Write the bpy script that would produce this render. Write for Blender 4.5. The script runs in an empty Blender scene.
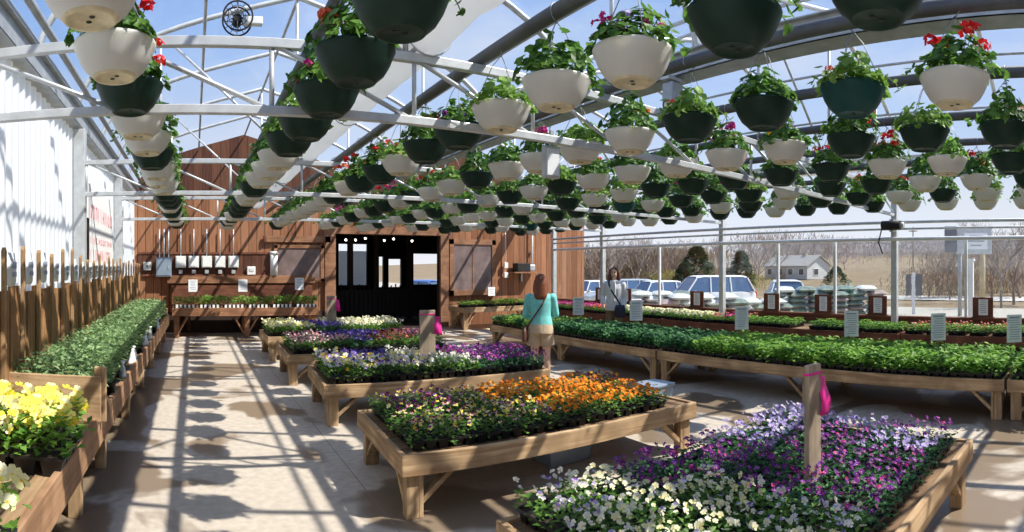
import bpy, math, random
import numpy as np
from mathutils import Vector, Matrix

R = math.radians
PI = math.pi
SC = bpy.context.scene
COL = SC.collection
EYE = 1.7
ORD = ['first', 'second', 'third', 'fourth', 'fifth', 'sixth', 'seventh', 'eighth', 'ninth', 'tenth', 'eleventh', 'twelfth',
       'thirteenth', 'fourteenth', 'fifteenth', 'sixteenth', 'seventeenth', 'eighteenth', 'nineteenth', 'twentieth']
TENS = {20: 'twenty', 30: 'thirty', 40: 'forty', 50: 'fifty'}


def ordw(i):
    n = i + 1
    if n <= 20:
        return ORD[i]
    t = n // 10 * 10
    if n % 10 == 0:
        return TENS[t][:-1] + 'ieth'
    return TENS[t] + '-' + ORD[n % 10 - 1]


# ------------------------------------------------------------------ materials
def newmat(name):
    m = bpy.data.materials.new(name)
    m.use_nodes = True
    nt = m.node_tree
    nt.nodes.clear()
    out = nt.nodes.new('ShaderNodeOutputMaterial')
    return m, nt, out


def node(nt, kind, **kw):
    n = nt.nodes.new(kind)
    for k, v in kw.items():
        setattr(n, k, v)
    return n


def plain(name, col, rough=0.6, metal=0.0, vary=0.0, scale=6.0, emit=0.0, spec=0.4, bump=0.0):
    m, nt, out = newmat(name)
    b = node(nt, 'ShaderNodeBsdfPrincipled')
    b.inputs['Roughness'].default_value = rough
    b.inputs['Metallic'].default_value = metal
    b.inputs['Specular IOR Level'].default_value = spec
    b.inputs['Base Color'].default_value = (*col, 1)
    if vary > 0 or bump > 0:
        tc = node(nt, 'ShaderNodeTexCoord')
        nz = node(nt, 'ShaderNodeTexNoise')
        nz.inputs['Scale'].default_value = scale
        nz.inputs['Detail'].default_value = 5
        nt.links.new(tc.outputs['Object'], nz.inputs['Vector'])
        if vary > 0:
            rp = node(nt, 'ShaderNodeValToRGB')
            rp.color_ramp.elements[0].position = .3
            rp.color_ramp.elements[1].position = .7
            rp.color_ramp.elements[0].color = (*[c * (1 - vary) for c in col], 1)
            rp.color_ramp.elements[1].color = (*[min(1, c * (1 + vary)) for c in col], 1)
            nt.links.new(nz.outputs['Fac'], rp.inputs['Fac'])
            nt.links.new(rp.outputs['Color'], b.inputs['Base Color'])
        if bump > 0:
            bp = node(nt, 'ShaderNodeBump')
            bp.inputs['Strength'].default_value = bump
            bp.inputs['Distance'].default_value = .01
            nt.links.new(nz.outputs['Fac'], bp.inputs['Height'])
            nt.links.new(bp.outputs['Normal'], b.inputs['Normal'])
    if emit > 0:
        b.inputs['Emission Color'].default_value = (*col, 1)
        b.inputs['Emission Strength'].default_value = emit
    nt.links.new(b.outputs['BSDF'], out.inputs['Surface'])
    return m


def wood(name, dark, light, axis=0, rough=0.75, stain=None):
    """sawn lumber: stretched grain along an axis plus damp stains"""
    m, nt, out = newmat(name)
    b = node(nt, 'ShaderNodeBsdfPrincipled')
    b.inputs['Roughness'].default_value = rough
    b.inputs['Specular IOR Level'].default_value = .25
    tc = node(nt, 'ShaderNodeTexCoord')
    mp = node(nt, 'ShaderNodeMapping')
    sc = [26.0, 26.0, 26.0]
    sc[axis] = 1.6
    mp.inputs['Scale'].default_value = sc
    nt.links.new(tc.outputs['Object'], mp.inputs['Vector'])
    nz = node(nt, 'ShaderNodeTexNoise')
    nz.inputs['Scale'].default_value = 1.0
    nz.inputs['Detail'].default_value = 6
    nz.inputs['Distortion'].default_value = .6
    nt.links.new(mp.outputs['Vector'], nz.inputs['Vector'])
    rp = node(nt, 'ShaderNodeValToRGB')
    rp.color_ramp.elements[0].position = .32
    rp.color_ramp.elements[1].position = .68
    rp.color_ramp.elements[0].color = (*dark, 1)
    rp.color_ramp.elements[1].color = (*light, 1)
    nt.links.new(nz.outputs['Fac'], rp.inputs['Fac'])
    n2 = node(nt, 'ShaderNodeTexNoise')
    n2.inputs['Scale'].default_value = 3.0
    n2.inputs['Detail'].default_value = 4
    nt.links.new(tc.outputs['Object'], n2.inputs['Vector'])
    r2 = node(nt, 'ShaderNodeValToRGB')
    r2.color_ramp.elements[0].position = .42
    r2.color_ramp.elements[1].position = .62
    nt.links.new(n2.outputs['Fac'], r2.inputs['Fac'])
    mx = node(nt, 'ShaderNodeMixRGB', blend_type='MIX')
    st = stain or [c * .55 for c in dark]
    mx.inputs['Color1'].default_value = (*st, 1)
    nt.links.new(r2.outputs['Color'], mx.inputs['Fac'])
    nt.links.new(rp.outputs['Color'], mx.inputs['Color2'])
    m2 = node(nt, 'ShaderNodeMixRGB', blend_type='MIX')
    m2.inputs['Fac'].default_value = .55
    nt.links.new(rp.outputs['Color'], m2.inputs['Color1'])
    nt.links.new(mx.outputs['Color'], m2.inputs['Color2'])
    nt.links.new(m2.outputs['Color'], b.inputs['Base Color'])
    bp = node(nt, 'ShaderNodeBump')
    bp.inputs['Strength'].default_value = .25
    bp.inputs['Distance'].default_value = .004
    nt.links.new(nz.outputs['Fac'], bp.inputs['Height'])
    nt.links.new(bp.outputs['Normal'], b.inputs['Normal'])
    nt.links.new(b.outputs['BSDF'], out.inputs['Surface'])
    return m


def leafmat(name, dark, light, trans=0.35, rough=.5, tint=1.25):
    """each loose leaf or petal takes its own shade; light passes through it"""
    m, nt, out = newmat(name)
    g = node(nt, 'ShaderNodeNewGeometry')
    rp = node(nt, 'ShaderNodeValToRGB')
    rp.color_ramp.elements[0].color = (*dark, 1)
    rp.color_ramp.elements[1].color = (*light, 1)
    nt.links.new(g.outputs['Random Per Island'], rp.inputs['Fac'])
    b = node(nt, 'ShaderNodeBsdfPrincipled')
    b.inputs['Roughness'].default_value = rough
    b.inputs['Specular IOR Level'].default_value = .3
    nt.links.new(rp.outputs['Color'], b.inputs['Base Color'])
    t = node(nt, 'ShaderNodeBsdfTranslucent')
    hs = node(nt, 'ShaderNodeHueSaturation')
    hs.inputs['Value'].default_value = tint
    nt.links.new(rp.outputs['Color'], hs.inputs['Color'])
    nt.links.new(hs.outputs['Color'], t.inputs['Color'])
    mx = node(nt, 'ShaderNodeMixShader')
    mx.inputs['Fac'].default_value = trans
    nt.links.new(b.outputs['BSDF'], mx.inputs[1])
    nt.links.new(t.outputs['BSDF'], mx.inputs[2])
    nt.links.new(mx.outputs['Shader'], out.inputs['Surface'])
    return m


def filmmat(name, tint=(.97, .98, 1), gloss=.06, haze=0.0):
    """clear glazing"""
    m, nt, out = newmat(name)
    t = node(nt, 'ShaderNodeBsdfTransparent')
    t.inputs['Color'].default_value = (*tint, 1)
    g = node(nt, 'ShaderNodeBsdfGlossy')
    g.inputs['Roughness'].default_value = .05
    mx = node(nt, 'ShaderNodeMixShader')
    mx.inputs['Fac'].default_value = gloss
    nt.links.new(t.outputs['BSDF'], mx.inputs[1])
    nt.links.new(g.outputs['BSDF'], mx.inputs[2])
    last = mx
    if haze > 0:
        d = node(nt, 'ShaderNodeBsdfTranslucent')
        d.inputs['Color'].default_value = (.9, .93, .97, 1)
        m2 = node(nt, 'ShaderNodeMixShader')
        m2.inputs['Fac'].default_value = haze
        nt.links.new(mx.outputs['Shader'], m2.inputs[1])
        nt.links.new(d.outputs['BSDF'], m2.inputs[2])
        last = m2
    nt.links.new(last.outputs['Shader'], out.inputs['Surface'])
    return m


def sheetmat(name, col, trans=.35, rough=.45):
    """white translucent plastic"""
    m, nt, out = newmat(name)
    b = node(nt, 'ShaderNodeBsdfPrincipled')
    b.inputs['Base Color'].default_value = (*col, 1)
    b.inputs['Roughness'].default_value = rough
    t = node(nt, 'ShaderNodeBsdfTranslucent')
    t.inputs['Color'].default_value = (*col, 1)
    mx = node(nt, 'ShaderNodeMixShader')
    mx.inputs['Fac'].default_value = trans
    nt.links.new(b.outputs['BSDF'], mx.inputs[1])
    nt.links.new(t.outputs['BSDF'], mx.inputs[2])
    nt.links.new(mx.outputs['Shader'], out.inputs['Surface'])
    return m


def concrete():
    m, nt, out = newmat('wet_concrete')
    b = node(nt, 'ShaderNodeBsdfPrincipled')
    tc = node(nt, 'ShaderNodeTexCoord')
    n1 = node(nt, 'ShaderNodeTexNoise')
    n1.inputs['Scale'].default_value = 14
    n1.inputs['Detail'].default_value = 8
    nt.links.new(tc.outputs['Object'], n1.inputs['Vector'])
    base = node(nt, 'ShaderNodeValToRGB')
    base.color_ramp.elements[0].position = .3
    base.color_ramp.elements[1].position = .7
    base.color_ramp.elements[0].color = (.435, .375, .305, 1)
    base.color_ramp.elements[1].color = (.555, .485, .40, 1)
    nt.links.new(n1.outputs['Fac'], base.inputs['Fac'])
    n2 = node(nt, 'ShaderNodeTexNoise')
    n2.inputs['Scale'].default_value = .85
    n2.inputs['Detail'].default_value = 6
    n2.inputs['Roughness'].default_value = .45
    n2.inputs['Distortion'].default_value = .5
    nt.links.new(tc.outputs['Object'], n2.inputs['Vector'])
    wet_shade = node(nt, 'ShaderNodeValToRGB')
    wet_shade.color_ramp.elements[0].position = .535
    wet_shade.color_ramp.elements[1].position = .575
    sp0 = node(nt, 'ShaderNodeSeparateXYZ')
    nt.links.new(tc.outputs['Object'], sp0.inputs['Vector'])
    wr = node(nt, 'ShaderNodeMapRange')  # wetter towards the window side, also painting in shade under the benches
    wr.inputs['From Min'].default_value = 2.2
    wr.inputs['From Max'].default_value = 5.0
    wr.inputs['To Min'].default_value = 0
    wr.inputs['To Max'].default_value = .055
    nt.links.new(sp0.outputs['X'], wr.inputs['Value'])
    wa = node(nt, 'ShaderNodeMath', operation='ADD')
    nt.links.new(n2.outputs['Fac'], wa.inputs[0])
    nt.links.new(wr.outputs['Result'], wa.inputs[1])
    wl = node(nt, 'ShaderNodeMapRange')  # wet strip by the side bench, its brown also deepens the shadow there
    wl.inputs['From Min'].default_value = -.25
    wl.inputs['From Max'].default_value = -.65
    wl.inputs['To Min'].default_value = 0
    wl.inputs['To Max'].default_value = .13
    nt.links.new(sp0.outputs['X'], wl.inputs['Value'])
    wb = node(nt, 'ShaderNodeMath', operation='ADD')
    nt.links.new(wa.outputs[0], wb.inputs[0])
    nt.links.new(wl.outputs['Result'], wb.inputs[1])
    nt.links.new(wb.outputs[0], wet_shade.inputs['Fac'])
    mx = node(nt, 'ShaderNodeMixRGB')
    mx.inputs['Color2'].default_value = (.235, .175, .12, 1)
    nt.links.new(wet_shade.outputs['Color'], mx.inputs['Fac'])
    nt.links.new(base.outputs['Color'], mx.inputs['Color1'])
    # saw-cut joints of the slab
    sp = node(nt, 'ShaderNodeSeparateXYZ')
    nt.links.new(tc.outputs['Object'], sp.inputs['Vector'])
    prev = None
    for ax, period, off in (('X', 3.0, 1.7), ('Y', 3.0, .9)):
        a = node(nt, 'ShaderNodeMath', operation='ADD')
        a.inputs[1].default_value = 30 + off
        nt.links.new(sp.outputs[ax], a.inputs[0])
        md = node(nt, 'ShaderNodeMath', operation='MODULO')
        md.inputs[1].default_value = period
        nt.links.new(a.outputs[0], md.inputs[0])
        ls = node(nt, 'ShaderNodeMath', operation='LESS_THAN')
        ls.inputs[1].default_value = .009
        nt.links.new(md.outputs[0], ls.inputs[0])
        if prev:
            mm = node(nt, 'ShaderNodeMath', operation='MAXIMUM')
            nt.links.new(prev.outputs[0], mm.inputs[0])
            nt.links.new(ls.outputs[0], mm.inputs[1])
            prev = mm
        else:
            prev = ls
    m2 = node(nt, 'ShaderNodeMixRGB')
    m2.inputs['Color2'].default_value = (.26, .225, .185, 1)
    nt.links.new(prev.outputs[0], m2.inputs['Fac'])
    nt.links.new(mx.outputs['Color'], m2.inputs['Color1'])
    nt.links.new(m2.outputs['Color'], b.inputs['Base Color'])
    rr = node(nt, 'ShaderNodeMapRange')
    rr.inputs['To Min'].default_value = .75
    rr.inputs['To Max'].default_value = .28
    nt.links.new(wet_shade.outputs['Color'], rr.inputs['Value'])
    nt.links.new(rr.outputs['Result'], b.inputs['Roughness'])
    b.inputs['Specular IOR Level'].default_value = .35
    bp = node(nt, 'ShaderNodeBump')
    bp.inputs['Strength'].default_value = .15
    bp.inputs['Distance'].default_value = .004
    nt.links.new(n1.outputs['Fac'], bp.inputs['Height'])
    nt.links.new(bp.outputs['Normal'], b.inputs['Normal'])
    nt.links.new(b.outputs['BSDF'], out.inputs['Surface'])
    return m


def siding(name, dark, light, pitch=.2, axis='X', seam=(.05, .025, .015)):
    """vertical boards with seams and a slight change of tone from board to board"""
    m, nt, out = newmat(name)
    b = node(nt, 'ShaderNodeBsdfPrincipled')
    b.inputs['Roughness'].default_value = .8
    b.inputs['Specular IOR Level'].default_value = .2
    tc = node(nt, 'ShaderNodeTexCoord')
    sp = node(nt, 'ShaderNodeSeparateXYZ')
    nt.links.new(tc.outputs['Object'], sp.inputs['Vector'])
    a = node(nt, 'ShaderNodeMath', operation='DIVIDE')
    a.inputs[1].default_value = pitch
    nt.links.new(sp.outputs[axis], a.inputs[0])
    fl = node(nt, 'ShaderNodeMath', operation='FLOOR')
    nt.links.new(a.outputs[0], fl.inputs[0])
    wn = node(nt, 'ShaderNodeTexWhiteNoise', noise_dimensions='1D')
    nt.links.new(fl.outputs[0], wn.inputs['W'])
    fr = node(nt, 'ShaderNodeMath', operation='FRACT')
    nt.links.new(a.outputs[0], fr.inputs[0])
    ls = node(nt, 'ShaderNodeMath', operation='LESS_THAN')
    ls.inputs[1].default_value = .07
    nt.links.new(fr.outputs[0], ls.inputs[0])
    mp = node(nt, 'ShaderNodeMapping')
    mp.inputs['Scale'].default_value = (14, 14, 1.1)
    nt.links.new(tc.outputs['Object'], mp.inputs['Vector'])
    nz = node(nt, 'ShaderNodeTexNoise')
    nz.inputs['Scale'].default_value = 1.4
    nz.inputs['Detail'].default_value = 5
    nt.links.new(mp.outputs['Vector'], nz.inputs['Vector'])
    ad = node(nt, 'ShaderNodeMath', operation='ADD')
    nt.links.new(nz.outputs['Fac'], ad.inputs[0])
    ml = node(nt, 'ShaderNodeMath', operation='MULTIPLY_ADD')
    ml.inputs[1].default_value = .5
    ml.inputs[2].default_value = -.25
    nt.links.new(wn.outputs['Value'], ml.inputs[0])
    nt.links.new(ml.outputs[0], ad.inputs[1])
    rp = node(nt, 'ShaderNodeValToRGB')
    rp.color_ramp.elements[0].position = .25
    rp.color_ramp.elements[1].position = .75
    rp.color_ramp.elements[0].color = (*dark, 1)
    rp.color_ramp.elements[1].color = (*light, 1)
    nt.links.new(ad.outputs[0], rp.inputs['Fac'])
    mx = node(nt, 'ShaderNodeMixRGB')
    mx.inputs['Color2'].default_value = (*seam, 1)
    nt.links.new(ls.outputs[0], mx.inputs['Fac'])
    nt.links.new(rp.outputs['Color'], mx.inputs['Color1'])
    nt.links.new(mx.outputs['Color'], b.inputs['Base Color'])
    nt.links.new(b.outputs['BSDF'], out.inputs['Surface'])
    return m


def terrainmat():
    m, nt, out = newmat('outdoor_ground')
    b = node(nt, 'ShaderNodeBsdfPrincipled')
    b.inputs['Roughness'].default_value = .95
    b.inputs['Specular IOR Level'].default_value = .1
    tc = node(nt, 'ShaderNodeTexCoord')
    sp = node(nt, 'ShaderNodeSeparateXYZ')
    nt.links.new(tc.outputs['Object'], sp.inputs['Vector'])
    nz = node(nt, 'ShaderNodeTexNoise')
    nz.inputs['Scale'].default_value = .25
    nz.inputs['Detail'].default_value = 8
    nt.links.new(tc.outputs['Object'], nz.inputs['Vector'])
    rp = node(nt, 'ShaderNodeValToRGB')
    rp.color_ramp.elements[0].position = .3
    rp.color_ramp.elements[1].position = .7
    rp.color_ramp.elements[0].color = (.20, .15, .095, 1)
    rp.color_ramp.elements[1].color = (.29, .225, .15, 1)
    nt.links.new(nz.outputs['Fac'], rp.inputs['Fac'])
    r2 = node(nt, 'ShaderNodeValToRGB')
    r2.color_ramp.elements[0].color = (.36, .33, .29, 1)
    r2.color_ramp.elements[1].color = (.48, .45, .40, 1)
    nt.links.new(nz.outputs['Fac'], r2.inputs['Fac'])
    ls = node(nt, 'ShaderNodeMath', operation='LESS_THAN')
    ls.inputs[1].default_value = 29.0
    nt.links.new(sp.outputs['X'], ls.inputs[0])
    mx = node(nt, 'ShaderNodeMixRGB')
    nt.links.new(ls.outputs[0], mx.inputs['Fac'])
    nt.links.new(rp.outputs['Color'], mx.inputs['Color1'])
    nt.links.new(r2.outputs['Color'], mx.inputs['Color2'])
    nt.links.new(mx.outputs['Color'], b.inputs['Base Color'])
    nt.links.new(b.outputs['BSDF'], out.inputs['Surface'])
    return m


M = {}
LD, LL = (.36, .22, .115), (.70, .50, .29)
M['wood_x'] = wood('bench_lumber_across', LD, LL, 0)
M['wood_y'] = wood('bench_lumber_along', LD, LL, 1)
M['wood_z'] = wood('bench_lumber_upright', LD, LL, 2)
M['deck'] = wood('damp_deck_boards', (.17, .10, .055), (.34, .215, .12), 0)
M['grey_wood'] = wood('weathered_stake_wood', (.38, .29, .20), (.62, .50, .37), 2)
M['red_x'] = wood('red_brown_boards_across', (.14, .052, .03), (.25, .10, .055), 0)
M['red_y'] = wood('red_brown_boards_along', (.14, .052, .03), (.25, .10, .055), 1)
M['bench_red_x'] = wood('stained_bench_board_across', (.26, .12, .06), (.43, .22, .12), 0)
M['bench_red_y'] = wood('stained_bench_board_along', (.30, .16, .085), (.50, .30, .17), 1)
M['fence'] = wood('fence_board_wood', (.30, .15, .06), (.50, .27, .12), 2)
M['stake'] = wood('fence_stake_wood', (.33, .19, .09), (.55, .36, .19), 2)
M['barn'] = siding('brown_barn_siding', (.21, .09, .045), (.38, .18, .095), .21)
M['barn_trim'] = wood('barn_trim_boards', (.27, .13, .07), (.42, .22, .125), 0)
M['barn_dark'] = siding('dark_barn_boards', (.075, .03, .02), (.14, .06, .035), .24)
M['galv'] = plain('galvanised_steel', (.56, .58, .59), .45, .35, .12, 9)
M['galv_dull'] = plain('dull_galvanised_steel', (.42, .44, .46), .5, .45, .15, 7)
M['pipe_dark'] = plain('dark_grey_pipe', (.10, .105, .115), .5, .3, .2, 5)
M['alu'] = plain('white_painted_steel', (.76, .78, .79), .45, .1, .06, 5)
M['sheet'] = sheetmat('white_wall_sheet', (.86, .90, .93), .42)
M['duct'] = sheetmat('white_poly_duct', (.92, .92, .91), .6, .3)
M['film'] = filmmat('clear_roof_film', (.96, .975, .99), .035, .04)
M['glass'] = filmmat('clear_window_glass', (.96, .98, .98), .05)
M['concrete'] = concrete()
M['terrain'] = terrainmat()
M['black'] = plain('black_plastic', (.012, .012, .014), .45)
M['soil'] = plain('potting_soil', (.035, .024, .016), .95, 0, .4, 40)
M['pot_white'] = sheetmat('white_pot_plastic', (.90, .88, .83), .36, .4)
M['pot_tan'] = plain('yellowed_pot_base', (.66, .58, .40), .6, 0, .2, 18)
M['pot_green'] = plain('dark_green_pot_plastic', (.007, .028, .019), .45, 0, .2, 10, 0, .25)
M['pot_teal'] = plain('teal_green_pot_plastic', (.008, .06, .058), .45, 0, .2, 10, 0, .25)
M['wire'] = plain('hanger_wire', (.30, .31, .32), .45, .6)
M['white'] = plain('white_paint', (.82, .82, .80), .55, 0, .04, 6)
M['paper'] = plain('white_card', (.88, .89, .89), .7)
M['ink'] = plain('blue_grey_print', (.36, .42, .50), .7)
M['ink_dark'] = plain('dark_print', (.18, .18, .2), .7)
M['ink_red'] = plain('faded_red_print', (.66, .30, .32), .7)
M['pink'] = plain('hot_pink_ribbon', (.93, .035, .33), .5, 0, .08, 20, 0)
M['box_blue'] = plain('blue_grey_cabinet', (.27, .34, .42), .45, .2, .06, 5)
M['box_pale'] = plain('pale_grey_box', (.62, .65, .62), .5, 0, .05, 9)
M['dark'] = plain('near_black_paint', (.015, .013, .012), .7)
M['dark_wood'] = plain('dark_brown_wood', (.035, .02, .014), .7, 0, .3, 5)
M['plastic_sheet'] = plain('cloudy_plastic_sheeting', (.20, .145, .135), .35, 0, .35, 3)
M['bulb'] = plain('lit_bulb', (1, .93, .8), .3, 0, 0, 1, 6)
M['skin'] = plain('skin', (.72, .47, .36), .55)
M['hair_red'] = plain('auburn_hair', (.20, .065, .03), .45, 0, .35, 40, 0, .4, .5)
M['hair_brown'] = plain('brown_hair', (.16, .07, .04), .45, 0, .35, 40, 0, .4, .5)
M['teal_cloth'] = plain('turquoise_knit', (.22, .66, .62), .85, 0, .1, 30, 0, .2, .3)
M['khaki'] = plain('tan_cotton', (.56, .43, .29), .85, 0, .1, 18, 0, .2, .3)
M['brown_leather'] = plain('brown_leather', (.14, .06, .04), .5)
M['grey_cloth'] = plain('pale_grey_jacket_cloth', (.70, .71, .74), .8, 0, .08, 20, 0, .2, .3)
M['white_cloth'] = plain('white_shirt_cloth', (.82, .82, .82), .8)
M['navy'] = plain('navy_bag_cloth', (.022, .022, .05), .6)
M['olive'] = plain('khaki_trousers', (.18, .14, .09), .85)
M['shoe'] = plain('dark_shoe', (.05, .04, .035), .5)
M['eye'] = plain('dark_eye', (.02, .015, .01), .2)
M['lip'] = plain('lip', (.52, .19, .17), .5)
M['car_white'] = plain('white_car_paint', (.80, .81, .82), .2, 0, 0, 1, 0, .6)
M['car_silver'] = plain('silver_car_paint', (.55, .57, .60), .22, .3)
M['car_blue'] = plain('blue_car_paint', (.06, .14, .42), .2)
M['car_glass'] = plain('tinted_car_glass', (.08, .14, .26), .08, 0, 0, 1, 0, .8)
M['tyre'] = plain('tyre_rubber', (.02, .02, .02), .8)
M['hub'] = plain('wheel_hub', (.5, .5, .52), .3, .7)
M['lamp_red'] = plain('tail_lamp', (.5, .02, .02), .3)
M['bag_white'] = plain('white_bag_film', (.74, .76, .74), .35, 0, .15, 5)
M['bag_green'] = plain('green_white_bag_film', (.22, .27, .23), .35, 0, .75, 4)
M['bag_brown'] = plain('brown_white_bag_film', (.38, .30, .27), .35, 0, .45, 4)
M['roof_grey'] = plain('grey_shingles', (.36, .34, .34), .9, 0, .15, 6)
M['roof_light'] = plain('pale_shingles', (.36, .34, .32), .9, 0, .12, 6)
M['house_white'] = plain('pale_house_siding', (.56, .57, .57), .7, 0, .04, 3)
M['house_tan'] = plain('tan_house_siding', (.46, .36, .27), .8, 0, .08, 3)
M['house_glass'] = plain('dark_house_window', (.06, .07, .09), .15)
M['bark'] = plain('grey_brown_bark', (.28, .215, .18), .95, 0, .2, 3)
M['bark_pale'] = plain('pale_grey_bark', (.36, .30, .27), .95, 0, .2, 3)
M['evergreen'] = leafmat('evergreen_needles', (.02, .05, .02), (.07, .12, .04), .15)
M['brush'] = leafmat('dry_brush_twigs', (.30, .22, .16), (.46, .36, .27), .2)
M['brush_green'] = leafmat('budding_shrub_leaves', (.28, .25, .06), (.50, .45, .14), .3)
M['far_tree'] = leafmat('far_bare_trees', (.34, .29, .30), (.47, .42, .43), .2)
M['straw'] = plain('dry_grass', (.55, .45, .28), .9, 0, .2, 2)

# foliage and petals
M['leaf'] = leafmat('viola_leaves', (.045, .125, .02), (.17, .33, .055))
M['leaf_deep'] = leafmat('geranium_leaves', (.03, .10, .015), (.17, .33, .06), .4)
M['leaf_lime'] = leafmat('lime_leaves', (.10, .22, .03), (.28, .44, .09), .4)
M['leaf_blue'] = leafmat('blue_green_seedling_leaves', (.13, .24, .085), (.38, .52, .25), .35)
M['leaf_mid'] = leafmat('pepper_leaves', (.06, .19, .022), (.29, .49, .09), .4)
M['leaf_cool'] = leafmat('cool_green_leaves', (.02, .09, .035), (.10, .25, .085), .3)


def petal(name, a, b, trans=.3):
    M[name] = leafmat('petals_' + name, a, b, trans, .55, 1.1)


petal('p_orange', (.75, .16, .005), (.95, .36, .015))
petal('p_orange2', (.86, .26, .01), (.98, .46, .03))
petal('p_yellow', (.84, .72, .06), (.94, .90, .28))
petal('p_pale', (.86, .80, .38), (.95, .92, .66))
petal('p_gold', (.85, .48, .02), (.95, .65, .05))
petal('p_white', (.74, .71, .60), (.88, .86, .79))
petal('p_cream', (.80, .76, .46), (.92, .90, .68))
petal('p_purple', (.11, .012, .16), (.30, .03, .36))
petal('p_violet', (.09, .03, .24), (.26, .12, .50))
petal('p_lilac', (.38, .30, .66), (.66, .58, .86))
petal('p_blue', (.04, .03, .25), (.14, .12, .52))
petal('p_burgundy', (.12, .01, .03), (.30, .03, .06))
petal('p_red', (.70, .012, .015), (.92, .05, .04))
petal('p_coral', (.85, .12, .05), (.95, .30, .14))
petal('p_magenta', (.55, .02, .20), (.80, .08, .36))
petal('p_pink', (.72, .25, .34), (.88, .50, .55))
petal('p_mauve', (.42, .14, .26), (.70, .40, .48))


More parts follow.
